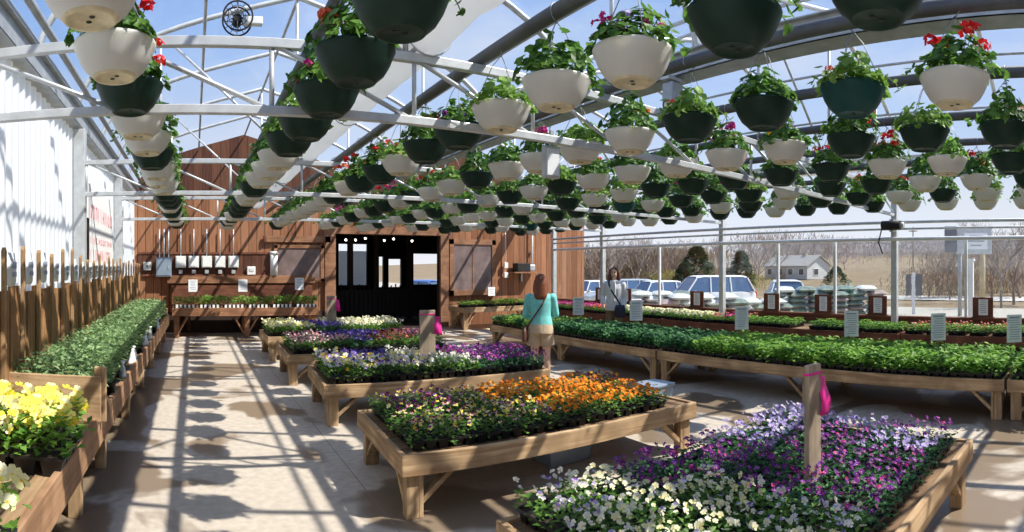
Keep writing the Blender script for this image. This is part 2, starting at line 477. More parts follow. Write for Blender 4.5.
# ------------------------------------------------------------------ mesh building
class MB:
    def __init__(s):
        s.v, s.f, s.m, s.sm = [], [], [], []

    def add(s, vs, fs, mat=0, smooth=False):
        o = len(s.v)
        s.v.extend([tuple(p) for p in vs])
        s.f.extend([tuple(i + o for i in f) for f in fs])
        s.m.extend([mat] * len(fs))
        s.sm.extend([smooth] * len(fs))
        return s

    def box(s, c, d, mat=0, rot=None):
        x, y, z = [k / 2 for k in d]
        vs = [Vector(p) for p in ((-x, -y, -z), (x, -y, -z), (x, y, -z), (-x, y, -z), (-x, -y, z), (x, -y, z), (x, y, z), (-x, y, z))]
        if rot is not None:
            vs = [rot @ p for p in vs]
        c = Vector(c)
        s.add([p + c for p in vs], [(3, 2, 1, 0), (4, 5, 6, 7), (0, 1, 5, 4), (1, 2, 6, 5), (2, 3, 7, 6), (3, 0, 4, 7)], mat)
        return s

    def bar(s, a, b, w, h, mat=0, up=(0, 0, 1)):
        """rectangular bar from a to b"""
        a, b = Vector(a), Vector(b)
        d = (b - a)
        L = d.length
        d.normalize()
        u = Vector(up)
        if abs(d.dot(u)) > .98:
            u = Vector((0, 1, 0))
        sx = d.cross(u).normalized()
        uz = sx.cross(d).normalized()
        rot = Matrix((sx, d, uz)).transposed()
        return s.box((a + b) / 2, (w, L, h), mat, rot)

    def tube(s, pts, r, n=8, mat=0, caps=True, closed=False):
        pts = [Vector(p) for p in pts]
        k = len(pts)
        rr = r if hasattr(r, '__len__') else [r] * k
        rings = []
        pu = None
        for i, p in enumerate(pts):
            if closed:
                d = pts[(i + 1) % k] - pts[i - 1]
            else:
                d = pts[min(i + 1, k - 1)] - pts[max(i - 1, 0)]
            if d.length < 1e-9:
                d = Vector((0, 0, 1))
            d.normalize()
            u = Vector((0, 0, 1)) if abs(d.z) < .95 else Vector((0, 1, 0))
            if pu is not None and abs(d.dot(pu)) < .98:
                u = pu
            sx = d.cross(u).normalized()
            uz = sx.cross(d).normalized()
            pu = uz
            rings.append([p + sx * math.cos(2 * PI * j / n) * rr[i] + uz * math.sin(2 * PI * j / n) * rr[i] for j in range(n)])
        vs = [q for ring in rings for q in ring]
        fs = []
        for i in range(k if closed else k - 1):
            i2 = (i + 1) % k
            for j in range(n):
                fs.append((i * n + j, i * n + (j + 1) % n, i2 * n + (j + 1) % n, i2 * n + j))
        s.add(vs, fs, mat, True)
        if caps and not closed:
            o = len(s.v) - len(vs)
            s.f.append(tuple(o + j for j in reversed(range(n))))
            s.f.append(tuple(o + (k - 1) * n + j for j in range(n)))
            s.m += [mat, mat]
            s.sm += [False, False]
        return s

    def lathe(s, prof, n=24, c=(0, 0, 0), mats=None, smooth=True):
        """prof: (r, z) list; mats: material index per span"""
        c = Vector(c)
        vs = [(c.x + r * math.cos(2 * PI * j / n), c.y + r * math.sin(2 * PI * j / n), c.z + z) for r, z in prof for j in range(n)]
        o = len(s.v)
        s.v.extend(vs)
        for i in range(len(prof) - 1):
            for j in range(n):
                s.f.append((o + i * n + j, o + i * n + (j + 1) % n, o + (i + 1) * n + (j + 1) % n, o + (i + 1) * n + j))
                s.m.append(mats[i] if mats else 0)
                s.sm.append(smooth)
        return s

    def rings(s, rs, n=14, mat=0):
        """closed loft: rs = list of (centre, rx, ry, yaw) stacked ellipses with pole caps"""
        o = len(s.v)
        for c, rx, ry in rs:
            for j in range(n):
                a = 2 * PI * j / n
                s.v.append((c[0] + rx * math.cos(a), c[1] + ry * math.sin(a), c[2]))
        k = len(rs)
        for i in range(k - 1):
            for j in range(n):
                s.f.append((o + i * n + j, o + i * n + (j + 1) % n, o + (i + 1) * n + (j + 1) % n, o + (i + 1) * n + j))
                s.m.append(mat)
                s.sm.append(True)
        s.f.append(tuple(o + j for j in reversed(range(n))))
        s.f.append(tuple(o + (k - 1) * n + j for j in range(n)))
        s.m += [mat, mat]
        s.sm += [True, True]
        return s

    def ball(s, c, r, mat=0, n=12, m=8, rot=None):
        r = r if hasattr(r, '__len__') else (r, r, r)
        c = Vector(c)
        vs, fs = [Vector((0, 0, -r[2]))], []
        for i in range(1, m):
            t = PI * i / m
            for j in range(n):
                a = 2 * PI * j / n
                vs.append(Vector((r[0] * math.sin(t) * math.cos(a), r[1] * math.sin(t) * math.sin(a), -r[2] * math.cos(t))))
        vs.append(Vector((0, 0, r[2])))
        for j in range(n):
            fs.append((0, 1 + (j + 1) % n, 1 + j))
            fs.append((len(vs) - 1, len(vs) - 1 - n + j, len(vs) - 1 - n + (j + 1) % n))
        for i in range(m - 2):
            for j in range(n):
                fs.append((1 + i * n + j, 1 + i * n + (j + 1) % n, 1 + (i + 1) * n + (j + 1) % n, 1 + (i + 1) * n + j))
        if rot is not None:
            vs = [rot @ p for p in vs]
        return s.add([p + c for p in vs], fs, mat, True)

    def prism(s, poly, depth, mat=0, plane='XZ', at=0.0):
        """extrude a 2-D outline"""
        n = len(poly)
        if plane == 'XZ':
            vs = [(x, at, z) for x, z in poly] + [(x, at + depth, z) for x, z in poly]
        elif plane == 'YZ':
            vs = [(at, x, z) for x, z in poly] + [(at + depth, x, z) for x, z in poly]
        else:
            vs = [(x, y, at) for x, y in poly] + [(x, y, at + depth) for x, y in poly]
        fs = [tuple(range(n)), tuple(reversed(range(n, 2 * n)))]
        fs += [(i, i + n, (i + 1) % n + n, (i + 1) % n) for i in range(n)]
        return s.add(vs, fs, mat)

    def data(s, name, mats):
        me = bpy.data.meshes.new(name)
        me.from_pydata(s.v, [], s.f)
        for m in (mats if isinstance(mats, (list, tuple)) else [mats]):
            me.materials.append(m)
        me.polygons.foreach_set('material_index', s.m)
        me.polygons.foreach_set('use_smooth', s.sm)
        me.update()
        return me

    def build(s, name, mats, parent=None, loc=(0, 0, 0), rz=0.0, bevel=0.0):
        return link(name, s.data(name, mats), parent, loc, rz, bevel)


def link(name, me, parent=None, loc=(0, 0, 0), rz=0.0, bevel=0.0):
    o = bpy.data.objects.new(name, me)
    COL.objects.link(o)
    o.location = loc
    o.rotation_euler = (0, 0, rz)
    if parent is not None:
        o.parent = parent
    if bevel > 0:
        b = o.modifiers.new('edge', 'BEVEL')
        b.width = bevel
        b.segments = 2
        b.limit_method = 'ANGLE'
    return o


def tag(o, label, cat, group=None, kind=None):
    o['label'] = label
    o['category'] = cat
    if group:
        o['group'] = group
    if kind:
        o['kind'] = kind
    return o


def struct(o, label=None, cat=None):
    o['kind'] = 'structure'
    if label:
        o['label'] = label
        o['category'] = cat
    return o


def empty(name, loc, label, cat, rz=0.0, group=None, kind=None):
    o = bpy.data.objects.new(name, None)
    COL.objects.link(o)
    o.location = loc
    o.rotation_euler = (0, 0, rz)
    return tag(o, label, cat, group, kind)


def copy_tree(src, kids, loc, rz, label, group=None, scale=None):
    """kids: {object: [children]} captured once"""
    c = src.copy()
    COL.objects.link(c)
    c.location = loc
    c.rotation_euler = (0, 0, rz)
    if scale:
        c.scale = scale
    c['label'] = label
    if group:
        c['group'] = group

    def rec(a, b):
        for ch in kids.get(a.name, []):
            d = ch.copy()
            COL.objects.link(d)
            d.parent = b
            rec(ch, d)
    rec(src, c)
    return c


def kidmap(root):
    km = {}

    def rec(o):
        km[o.name] = [c for c in bpy.data.objects if c.parent == o]
        for c in km[o.name]:
            rec(c)
    rec(root)
    return km


def npmesh(name, V, F, mi, mats, smooth=False):
    me = bpy.data.meshes.new(name)
    V = np.asarray(V, dtype=np.float32)
    me.vertices.add(len(V))
    me.vertices.foreach_set('co', V.ravel())
    cnt = np.array([len(f) for f in F], dtype=np.int32)
    flat = np.concatenate([np.asarray(f, dtype=np.int32) for f in F])
    me.loops.add(len(flat))
    me.loops.foreach_set('vertex_index', flat)
    me.polygons.add(len(cnt))
    st = np.zeros(len(cnt), dtype=np.int32)
    st[1:] = np.cumsum(cnt)[:-1]
    me.polygons.foreach_set('loop_start', st)
    me.polygons.foreach_set('loop_total', cnt)
    for m in mats:
        me.materials.append(m)
    me.polygons.foreach_set('material_index', np.asarray(mi, dtype=np.int32))
    if smooth:
        me.polygons.foreach_set('use_smooth', np.ones(len(cnt), dtype=bool))
    me.update(calc_edges=True)
    me.validate()
    return me


def frame_from(d, roll):
    """orthonormal frames for directions d (n,3): returns along, side, normal"""
    d = d / np.linalg.norm(d, axis=1, keepdims=True)
    ref = np.tile(np.array([0, 0, 1.0]), (len(d), 1))
    bad = np.abs(d[:, 2]) > .95
    ref[bad] = (0, 1, 0)
    s = np.cross(d, ref)
    s /= np.linalg.norm(s, axis=1, keepdims=True)
    n = np.cross(s, d)
    c, q = np.cos(roll)[:, None], np.sin(roll)[:, None]
    return d, s * c + n * q, n * c - s * q


def leaf_cloud(rng, P, D, L, W, fold=.18, roll=.6):
    """diamond leaves folded on the midrib"""
    n = len(P)
    L = L * rng.uniform(.7, 1.3, n)
    W = W * rng.uniform(.75, 1.25, n)
    d, s, nn = frame_from(D, rng.uniform(-roll, roll, n))
    base = P
    tip = P + d * L[:, None] - nn * (L * .12)[:, None]
    mid = P + d * (L * .45)[:, None]
    le = mid + s * (W / 2)[:, None] + nn * (W * fold)[:, None]
    ri = mid - s * (W / 2)[:, None] + nn * (W * fold)[:, None]
    V = np.stack([base, ri, tip, le], 1).reshape(-1, 3)
    F = []
    for i in range(n):
        o = i * 4
        F.append((o, o + 1, o + 2))
        F.append((o, o + 2, o + 3))
    return V, F


def round_leaves(rng, P, N, r, k=7):
    """scalloped round leaves"""
    n = len(P)
    rr = r * rng.uniform(.6, 1.25, n)
    d, s, q = frame_from(N, rng.uniform(0, 6.28, n))
    V = np.zeros((n, k + 1, 3))
    V[:, 0] = P
    for j in range(k):
        a = 2 * PI * j / k
        rad = rr * (1.0 if j % 2 else .86)
        if j == 0:
            rad = rr * .35
        V[:, j + 1] = P + (s * math.cos(a) + q * math.sin(a)) * rad[:, None] + d * (rr * .22)[:, None]
    F = []
    for i in range(n):
        o = i * (k + 1)
        for j in range(k):
            F.append((o, o + 1 + j, o + 1 + (j + 1) % k))
    return V.reshape(-1, 3), F


def violas(rng, P, N, r):
    """five-petalled flowers: two upper petals (material 0), three lower (material 1), an eye (material 2)"""
    n = len(P)
    rr = r * rng.uniform(.75, 1.2, n)
    d, s, u = frame_from(N, rng.uniform(-.5, .5, n))
    flip = np.sign(u[:, 2])
    flip[flip == 0] = 1
    u = u * flip[:, None]
    V, F, MI = [], [], []
    angs = [(62, 36), (118, 36), (-2, 30), (182, 30), (270, 40)]
    for i in range(n):
        o = len(V)
        V.append(P[i])
        for k, (a, hw) in enumerate(angs):
            for da, f in ((-hw, .72), (-hw * .45, 1.0), (hw * .45, 1.0), (hw, .72)):
                t = math.radians(a + da)
                lift = .12 if k < 2 else .22
                V.append(P[i] + (s[i] * math.cos(t) + u[i] * math.sin(t)) * rr[i] * f + d[i] * rr[i] * (lift * f + .04 * k))
            b = o + 1 + 4 * k
            F.append((o, b, b + 1, b + 2, b + 3))
            MI.append(0 if k < 2 else 1)
        e = len(V)
        for j in range(4):
            t = PI / 2 * j
            V.append(P[i] + (s[i] * math.cos(t) + u[i] * (math.sin(t) - .35)) * rr[i] * .2 + d[i] * rr[i] * .2)
        F.append((e, e + 1, e + 2, e + 3))
        MI.append(2)
    return V, F, MI


# ------------------------------------------------------------------ camera, light, sky
F_PX = 570.0
cam = bpy.data.cameras.new('camera')
cam.type = 'PANO'
cam.panorama_type = 'CENTRAL_CYLINDRICAL'
cam.central_cylindrical_range_u_min = -512 / F_PX
cam.central_cylindrical_range_u_max = 512 / F_PX
cam.central_cylindrical_range_v_min = -(532 - 268) / F_PX
cam.central_cylindrical_range_v_max = 268 / F_PX
cam.central_cylindrical_radius = 1.0
cam.clip_end = 2000
co = bpy.data.objects.new('camera', cam)
COL.objects.link(co)
co.location = (0, 0, EYE)
co.rotation_euler = (PI / 2, 0, -(512 - 193) / F_PX)
SC.camera = co

SUN = Vector((.65, -.53, 1.0)).normalized()
sl = bpy.data.lights.new('sun', 'SUN')
sl.energy = 7.6
sl.angle = R(.6)
sl.color = (1, .95, .86)
so = bpy.data.objects.new('sun', sl)
COL.objects.link(so)
so.rotation_euler = SUN.to_track_quat('Z', 'Y').to_euler()
so.location = SUN * 30

w = bpy.data.worlds.new('sky')
SC.world = w
w.use_nodes = True
nt = w.node_tree
nt.nodes.clear()
wo = nt.nodes.new('ShaderNodeOutputWorld')
bg = nt.nodes.new('ShaderNodeBackground')
tc = nt.nodes.new('ShaderNodeTexCoord')
sp = nt.nodes.new('ShaderNodeSeparateXYZ')
nt.links.new(tc.outputs['Generated'], sp.inputs['Vector'])
rp = nt.nodes.new('ShaderNodeValToRGB')
cr = rp.color_ramp
cr.elements[0].position = 0.0
cr.elements[0].color = (1.08, 1.1, 1.15, 1)
cr.elements[1].position = .55
cr.elements[1].color = (.24, .44, .95, 1)
for p, c in ((.10, (.88, .97, 1.12, 1)), (.22, (.58, .75, 1.05, 1)), (.36, (.38, .60, 1.03, 1))):
    e = cr.elements.new(p)
    e.color = c
nt.links.new(sp.outputs['Z'], rp.inputs['Fac'])
mp = nt.nodes.new('ShaderNodeMapping')
mp.inputs['Scale'].default_value = (1.6, 1.6, 4.5)
nt.links.new(tc.outputs['Generated'], mp.inputs['Vector'])
cn = nt.nodes.new('ShaderNodeTexNoise')
cn.inputs['Scale'].default_value = 1.6
cn.inputs['Detail'].default_value = 7
nt.links.new(mp.outputs['Vector'], cn.inputs['Vector'])
cl = nt.nodes.new('ShaderNodeValToRGB')
cl.color_ramp.elements[0].position = .46
cl.color_ramp.elements[1].position = .78
cl.color_ramp.elements[0].color = (0, 0, 0, 1)
cl.color_ramp.elements[1].color = (.75, .75, .75, 1)
nt.links.new(cn.outputs['Fac'], cl.inputs['Fac'])
cm = nt.nodes.new('ShaderNodeMixRGB')
cm.inputs['Color2'].default_value = (.93, .95, 1, 1)
nt.links.new(cl.outputs['Color'], cm.inputs['Fac'])
nt.links.new(rp.outputs['Color'], cm.inputs['Color1'])
nt.links.new(cm.outputs['Color'], bg.inputs['Color'])
bg.inputs['Strength'].default_value = .86
nt.links.new(bg.outputs['Background'], wo.inputs['Surface'])

vs = SC.view_settings
vs.view_transform = 'Standard'
vs.look = 'None'
vs.exposure = 0.0
vs.gamma = 1.0
try:
    vs.use_curve_mapping = False
except Exception:
    pass
try:
    SC.cycles.transparent_max_bounces = 24
    SC.cycles.max_bounces = 8
except Exception:
    pass
# ------------------------------------------------------------------ the greenhouse shell
XL, XG, XR, YB, YF = -1.5, 4.2, 9.9, 15.0, -4.25
EAVE = 3.55
FRAMES = [3.45 + 3.85 * k for k in range(-2, 3)]          # truss lines
BOWS = [3.45 + 1.925 * k for k in range(-4, 6)]           # roof bows, one between each pair of trusses
ROWX = [-.37, .775, 1.92, 3.07, 4.19, 5.31, 6.42, 7.52, 8.58]


def arch(x, x0, x1):
    u = min(1.0, abs((x - (x0 + x1) / 2) / ((x1 - x0) / 2)))
    return EAVE + .2 + .86 * math.sqrt(max(0, 1 - u ** 4)) + .62 * (1 - u) ** 1.4


def arch_pts(x0, x1, n=28):
    ts = [-math.cos(PI * i / n) for i in range(n + 1)]
    return [((x0 + x1) / 2 + t * (x1 - x0) / 2, arch((x0 + x1) / 2 + t * (x1 - x0) / 2, x0, x1)) for t in ts]


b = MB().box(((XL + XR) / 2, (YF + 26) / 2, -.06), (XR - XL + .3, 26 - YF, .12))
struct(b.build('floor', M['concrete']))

# roof skin, one clear sheet over each bay
b = MB()
for x0, x1 in ((XL, XG), (XG, XR)):
    pts = arch_pts(x0, x1)
    vs = [(x, YF, z + .045) for x, z in pts] + [(x, YB, z + .045) for x, z in pts]
    n = len(pts)
    b.add(vs, [(i, i + 1, n + i + 1, n + i) for i in range(n - 1)], 0, True)
struct(b.build('ceiling', M['film']))


def corrugated(y0, y1, z0, z1, x, pitch=.19, amp=.022):
    mb = MB()
    n = int((y1 - y0) / pitch * 4)
    vs, fs = [], []
    for i in range(n + 1):
        y = y0 + (y1 - y0) * i / n
        dx = amp * (1 if (i % 4) in (0, 1) else -1)
        vs += [(x + dx, y, z0), (x + dx, y, z1)]
    for i in range(n):
        fs.append((2 * i, 2 * i + 2, 2 * i + 3, 2 * i + 1))
    return mb.add(vs, fs)


b = corrugated(YF, YB, .0, 3.5, XL - .07)
struct(b.build('wall_left', M['sheet']))

# posts under the side gutters, one on every truss line
def post(x, y, z1, nm, lab, w=.10):
    o = MB().box((0, 0, z1 / 2), (w, w, z1)).box((0, 0, .006), (w * 1.04, w * 1.04, .012)).build(nm, M['galv'], None, (x, y, 0), 0, .006)
    tag(o, lab, 'post')


def nth(ys, y, lim):
    return ordw(sum(1 for q in ys if lim < q < y))


for i, y in enumerate(FRAMES):
    out_ = y < 1
    w_ = ('behind the camera', 'far behind the camera')[i == 0] if out_ else '%s truss along' % nth(FRAMES, y, 1)
    post(XL + .035, y, 3.5, 'steel_post', 'square steel post on the white sheet wall, ' + w_, .15)
    if y < 14:
        post(XR - .14, y, 3.5, 'steel_post', 'square steel post in the window wall, ' + w_, .11, )
post(XR - .14, 13.3, 3.5, 'corner_post', 'white steel corner post where the window wall meets the barn', .12)

# eave gutters and the valley gutter between the two bays
def channel(x, z, w, h, t, y0, y1):
    mb = MB()
    mb.box((x, (y0 + y1) / 2, z + t / 2), (w, y1 - y0, t))
    for s in (-1, 1):
        mb.box((x + s * (w / 2 - t / 2), (y0 + y1) / 2, z + h / 2), (t, y1 - y0, h))
        mb.box((x + s * (w / 2 + .02), (y0 + y1) / 2, z + h), (.06, y1 - y0, t))
    return mb


for nm, x, w_, lab in (('eave_gutter', XL - .05, .22, 'grey steel gutter along the top of the white sheet wall'),
                       ('valley_gutter', XG, .24, 'grey box gutter running between the two roof arches'),
                       ('eave_gutter', XR + .03, .22, 'pale steel gutter along the top of the window wall')):
    o = channel(x, 3.53, w_, .2, .012, YF, YB).build(nm, M['galv_dull'] if x != XR + .03 else M['alu'])
    tag(o, lab, 'gutter')
o = MB().tube([(XL + .14, YF, 3.95), (XL + .14, YB, 3.95)], .04).tube([(XL + .07, YF, 3.78), (XL + .07, YB, 3.78)], .03).build('eave_rail', M['galv_dull'])
tag(o, 'paired steel rails just above the gutter of the white sheet wall', 'rail')

# roof bows
for bi, (x0, x1) in enumerate(((XL, XG), (XG, XR))):
    for i, y in enumerate(BOWS):
        pts = arch_pts(x0, x1)
        o = MB().tube([(x, y, z) for x, z in pts], .035, 8).build('roof_bow', M['galv'])
        tag(o, 'curved steel roof bow, %s over the %s' % (nth(BOWS, y, 1) + ' along' if y > 1 else 'one behind the camera', 'side-wall bay' if bi == 0 else 'window bay'), 'roof bow', None if y > 1 else 'roof bows behind the camera')
# roof purlins under the skin
for bi, (x0, x1) in enumerate(((XL, XG), (XG, XR))):
    c, h = (x0 + x1) / 2, (x1 - x0) / 2
    for i, u in enumerate((-.82, -.42, 0, .42, .82)):
        x = c + u * h
        o = MB().tube([(x, YF, arch(x, x0, x1) - .055), (x, YB, arch(x, x0, x1) - .055)], .022, 8).build('roof_purlin', M['galv_dull'])
        tag(o, 'long steel purlin under the clear roof of the %s, %s from its outer side' % ('side-wall bay' if bi == 0 else 'window bay', ordw(i)), 'purlin')

# lattice trusses: top chord, bottom chord, web bars
ZB, ZT = 2.66, 3.07
for i, y in enumerate(FRAMES):
    t = empty('roof_truss', (0, y, 0), 'galvanised lattice truss spanning the greenhouse, %s' % (nth(FRAMES, y, 1) + ' along' if y > 1 else 'behind the camera'), 'truss', 0, None if y > 1 else 'trusses behind the camera')
    MB().box(((XL + XR) / 2, 0, ZT), (XR - XL, .05, .06)).build('top_chord', M['galv'], t, (0, 0, 0), 0, .005)
    MB().box(((XL + XR) / 2, 0, ZB), (XR - XL, .05, .055)).build('bottom_chord', M['galv'], t, (0, 0, 0), 0, .005)
    wb = MB()
    n = 12
    for k in range(n + 1):
        x = XL + .12 + (XR - XL - .24) * k / n
        wb.tube([(x, 0, ZB), (x, 0, ZT)], .016, 6)
        if k < n:
            x2 = XL + .12 + (XR - XL - .24) * (k + 1) / n
            a, c = (ZT, ZB)
            wb.tube([(x, 0, a), (x2, 0, c)], .016, 6)
    wb.build('web_lattice', M['galv'], t)
    for x0, x1 in ((XL, XG), (XG, XR)):
        c = (x0 + x1) / 2
        for u in (-.62, 0, .62):
            x = c + u * (x1 - x0) / 2
            MB().tube([(x, 0, ZT), (x, 0, arch(x, x0, x1))], .02, 6).build('strut', M['galv'], t)
        for s in (-1, 1):
            xa = c + s * .62 * (x1 - x0) / 2
            MB().tube([(xa, 0, arch(xa, x0, x1)), (c, 0, ZT)], .018, 6).build('strut', M['galv'], t)

# dark pipes that carry the basket rows; they lie on the top chords
for i, x in enumerate(ROWX):
    o = MB().tube([(x, YF, 3.152), (x, YB - .1, 3.152)], .044, 12).build('basket_pipe', M['pipe_dark'])
    tag(o, 'long dark overhead pipe carrying baskets, %s from the white sheet wall' % ordw(i), 'pipe')

# ---- window wall
o = MB().box((XR, (YF + 13.3) / 2, .39), (.12, 13.3 - YF, .78)).build('wall_right', M['red_y'])
struct(o)
o = MB().box((XR, (YF + 13.3) / 2, .80), (.16, 13.3 - YF, .045)).build('trim_1', M['red_y'], None, (0, 0, 0), 0, .006)
struct(o)
for k, (z, r) in enumerate(((2.22, .036), (2.40, .022), (2.52, .03))):
    o = MB().tube([(XR - .235, YF, z), (XR - .235, 13.2, z)], r, 10).build('trim_%d' % (2 + k), M['alu' if k == 0 else 'galv'])
    struct(o)
ys = []
y = FRAMES[0]
spots = sorted(FRAMES[:-1] + [13.3])
win = 0
for a, c in zip(spots[:-1], spots[1:]):
    n = 3 if c - a > 3 else 2
    for k in range(n):
        ya, yb = a + (c - a) * k / n, a + (c - a) * (k + 1) / n
        win += 1
        wn = MB().box((0, (ya + yb) / 2, 1.52), (.006, yb - ya - .03, 1.39)).build('window_%d' % win, M['glass'], None, (XR + .04, 0, 0))
        struct(wn)
        if k:
            MB().box((0, ya, 1.52), (.05, .05, 1.39)).build('mullion', M['alu'], wn)

# rolled side curtain motor on the post
t = empty('curtain_motor', (XR - .33, 3.45, 2.46), 'small black motor on the rolled curtain tube at the window post', 'motor')
MB().tube([(0, -.17, 0), (0, .17, 0)], .085, 14).build('motor_housing', M['dark'], t)
MB().box((.06, 0, .0), (.1, .08, .22)).build('bracket', M['galv_dull'], t)
MB().tube([(0, -.24, 0), (0, -.17, 0)], .05, 10).build('end_cap', M['galv'], t)
MB().tube([(0, .17, -.02), (.02, .25, -.3), (.1, .2, -.5)], .012, 6).build('cable', M['dark'], t)

# ---- barn wall at the back, with the dark doorway
DX0, DX1, DZ = 3.81, 6.94, 2.63
b = MB()
outline_l = [(XL - .2, 0), (DX0, 0), (DX0, 2.63)]
pts = arch_pts(XL, XG)
b.box(((XL - .2 + DX0) / 2, 0, DZ / 2), (DX0 - XL + .2, .2, DZ))
b.box(((DX1 + 12.3) / 2, 0, DZ / 2), (12.3 - DX1, .2, DZ))
b.box(((XL - .2 + 12.3) / 2, 0, (DZ + 3.6) / 2), (12.5 + XL * -1 + .0, .2, 3.6 - DZ))
struct(b.build('wall_back', M['barn'], None, (0, YB + .12, 0)))
b = MB()
for x0, x1 in ((XL, XG), (XG, XR)):
    pts = arch_pts(x0, x1)
    poly = [(x0, 3.6)] + pts + [(x1, 3.6)]
    b.prism(poly, .16, 0, 'XZ', 0)
struct(b.build('wall_gable', M['barn_dark'], None, (0, YB + .03, 0)))
struct(MB().box((1.2, 0, .27), (4.9, .03, .54)).build('shade_panel_back', M['dark_wood'], None, (0, YB - .0, 0)))  # dark panel added in place of the shade below the barn bench
# trim around the doorway
for k, (x, wd) in enumerate(((DX0 - .14, .3), (DX1 + .12, .26))):
    struct(MB().box((x, 0, DZ / 2), (wd, .09, DZ)).build('trim_%d' % (6 + k), M['barn_trim'], None, (0, YB - .03, 0), 0, .006))
struct(MB().box(((DX0 + DX1) / 2, 0, DZ + .1), (DX1 - DX0 + .6, .09, .2)).build('trim_8', M['barn_trim'], None, (0, YB - .03, 0), 0, .006))

# unseen end wall added behind the camera to hold back sky fill
b = MB().box(((XL + XR) / 2, 0, 1.8), (XR - XL + .4, .16, 3.6))
for x0, x1 in ((XL, XG), (XG, XR)):
    b.prism([(x0, 3.6)] + arch_pts(x0, x1) + [(x1, 3.6)], .16, 0, 'XZ', -.08)
struct(b.build('wall_fill_block', M['barn'], None, (0, YF - .2, 0)))
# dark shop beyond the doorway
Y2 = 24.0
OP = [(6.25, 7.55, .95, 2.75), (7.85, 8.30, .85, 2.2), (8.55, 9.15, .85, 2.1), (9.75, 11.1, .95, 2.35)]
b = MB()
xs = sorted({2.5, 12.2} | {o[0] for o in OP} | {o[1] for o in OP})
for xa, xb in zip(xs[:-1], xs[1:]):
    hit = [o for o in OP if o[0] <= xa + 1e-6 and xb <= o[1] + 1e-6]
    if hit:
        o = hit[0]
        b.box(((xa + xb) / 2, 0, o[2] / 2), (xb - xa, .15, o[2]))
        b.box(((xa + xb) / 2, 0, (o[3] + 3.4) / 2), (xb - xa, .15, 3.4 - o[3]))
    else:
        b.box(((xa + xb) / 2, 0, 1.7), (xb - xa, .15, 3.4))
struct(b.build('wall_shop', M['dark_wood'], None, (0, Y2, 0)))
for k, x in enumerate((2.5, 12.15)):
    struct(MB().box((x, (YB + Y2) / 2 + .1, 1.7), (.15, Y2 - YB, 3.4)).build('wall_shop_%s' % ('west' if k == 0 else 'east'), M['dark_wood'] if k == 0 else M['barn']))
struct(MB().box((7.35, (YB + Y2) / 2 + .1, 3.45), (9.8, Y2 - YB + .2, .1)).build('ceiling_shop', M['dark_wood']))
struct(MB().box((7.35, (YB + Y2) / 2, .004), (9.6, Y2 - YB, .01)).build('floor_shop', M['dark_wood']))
# roller door with slats in the first opening
t = empty('roller_door', (6.9, Y2 + .35, 0), 'pale slatted roller door glowing at the back of the dark shop', 'roller door')
b = MB()
for k in range(12):
    b.box((0, 0, .5 + k * .17), (1.7, .03, .168))
b.build('slat_panel', M['sheet'], t)
for s in (-1, 1):
    MB().box((s * .86, 0, 1.35), (.07, .08, 2.7)).build('track', M['galv'], t)
# posts and rail of the porch inside the doorway
for k, x in enumerate((5.15, 6.05, 7.25)):
    o = MB().box((0, 0, 1.5), (.17, .17, 3.0)).box((0, 0, 2.85), (.3, .3, .12)).build('porch_post', M['dark_wood'], None, (x, 18.2, 0.01), 0, .008)
    tag(o, 'dark wooden post inside the doorway, %s from the side-wall end' % ordw(k), 'post', 'posts inside the doorway')
t = empty('picket_rail', (0, 17.6, .01), 'dark picket railing across the shop just inside the doorway', 'railing')
b = MB()
for k in range(34):
    x = 3.9 + k * .155
    b.bar((x, 0, .05), (x, 0, 1.12 + .05 * (k % 2)), .035, .03)
b.build('picket_lattice', M['dark'], t)
MB().box((6.5, 0, .95), (5.4, .07, .06)).box((6.5, 0, .12), (5.4, .07, .06)).build('rail', M['dark'], t)
MB().box((6.5, .05, .52), (5.4, .02, .8)).build('lower_board', M['dark'], t)
t = empty('string_lights', (0, 16.2, 0), 'short string of small lit bulbs just inside the doorway top', 'string lights')
pts = [(4.15 + .3 * k, 0, 2.62 - .06 * math.sin(PI * (k % 3) / 3)) for k in range(9)]
MB().tube(pts, .008, 5).tube([(4.15, 0, 2.62), (4.15, 0, 3.4)], .006, 5).tube([(6.55, 0, 2.62), (6.55, 0, 3.4)], .006, 5).build('wire', M['dark'], t)
for k in (1, 2, 3, 5, 6, 8):
    MB().ball((pts[k][0], 0, pts[k][2] - .04), .035, 0, 8, 6).build('bulb', M['bulb'], t)

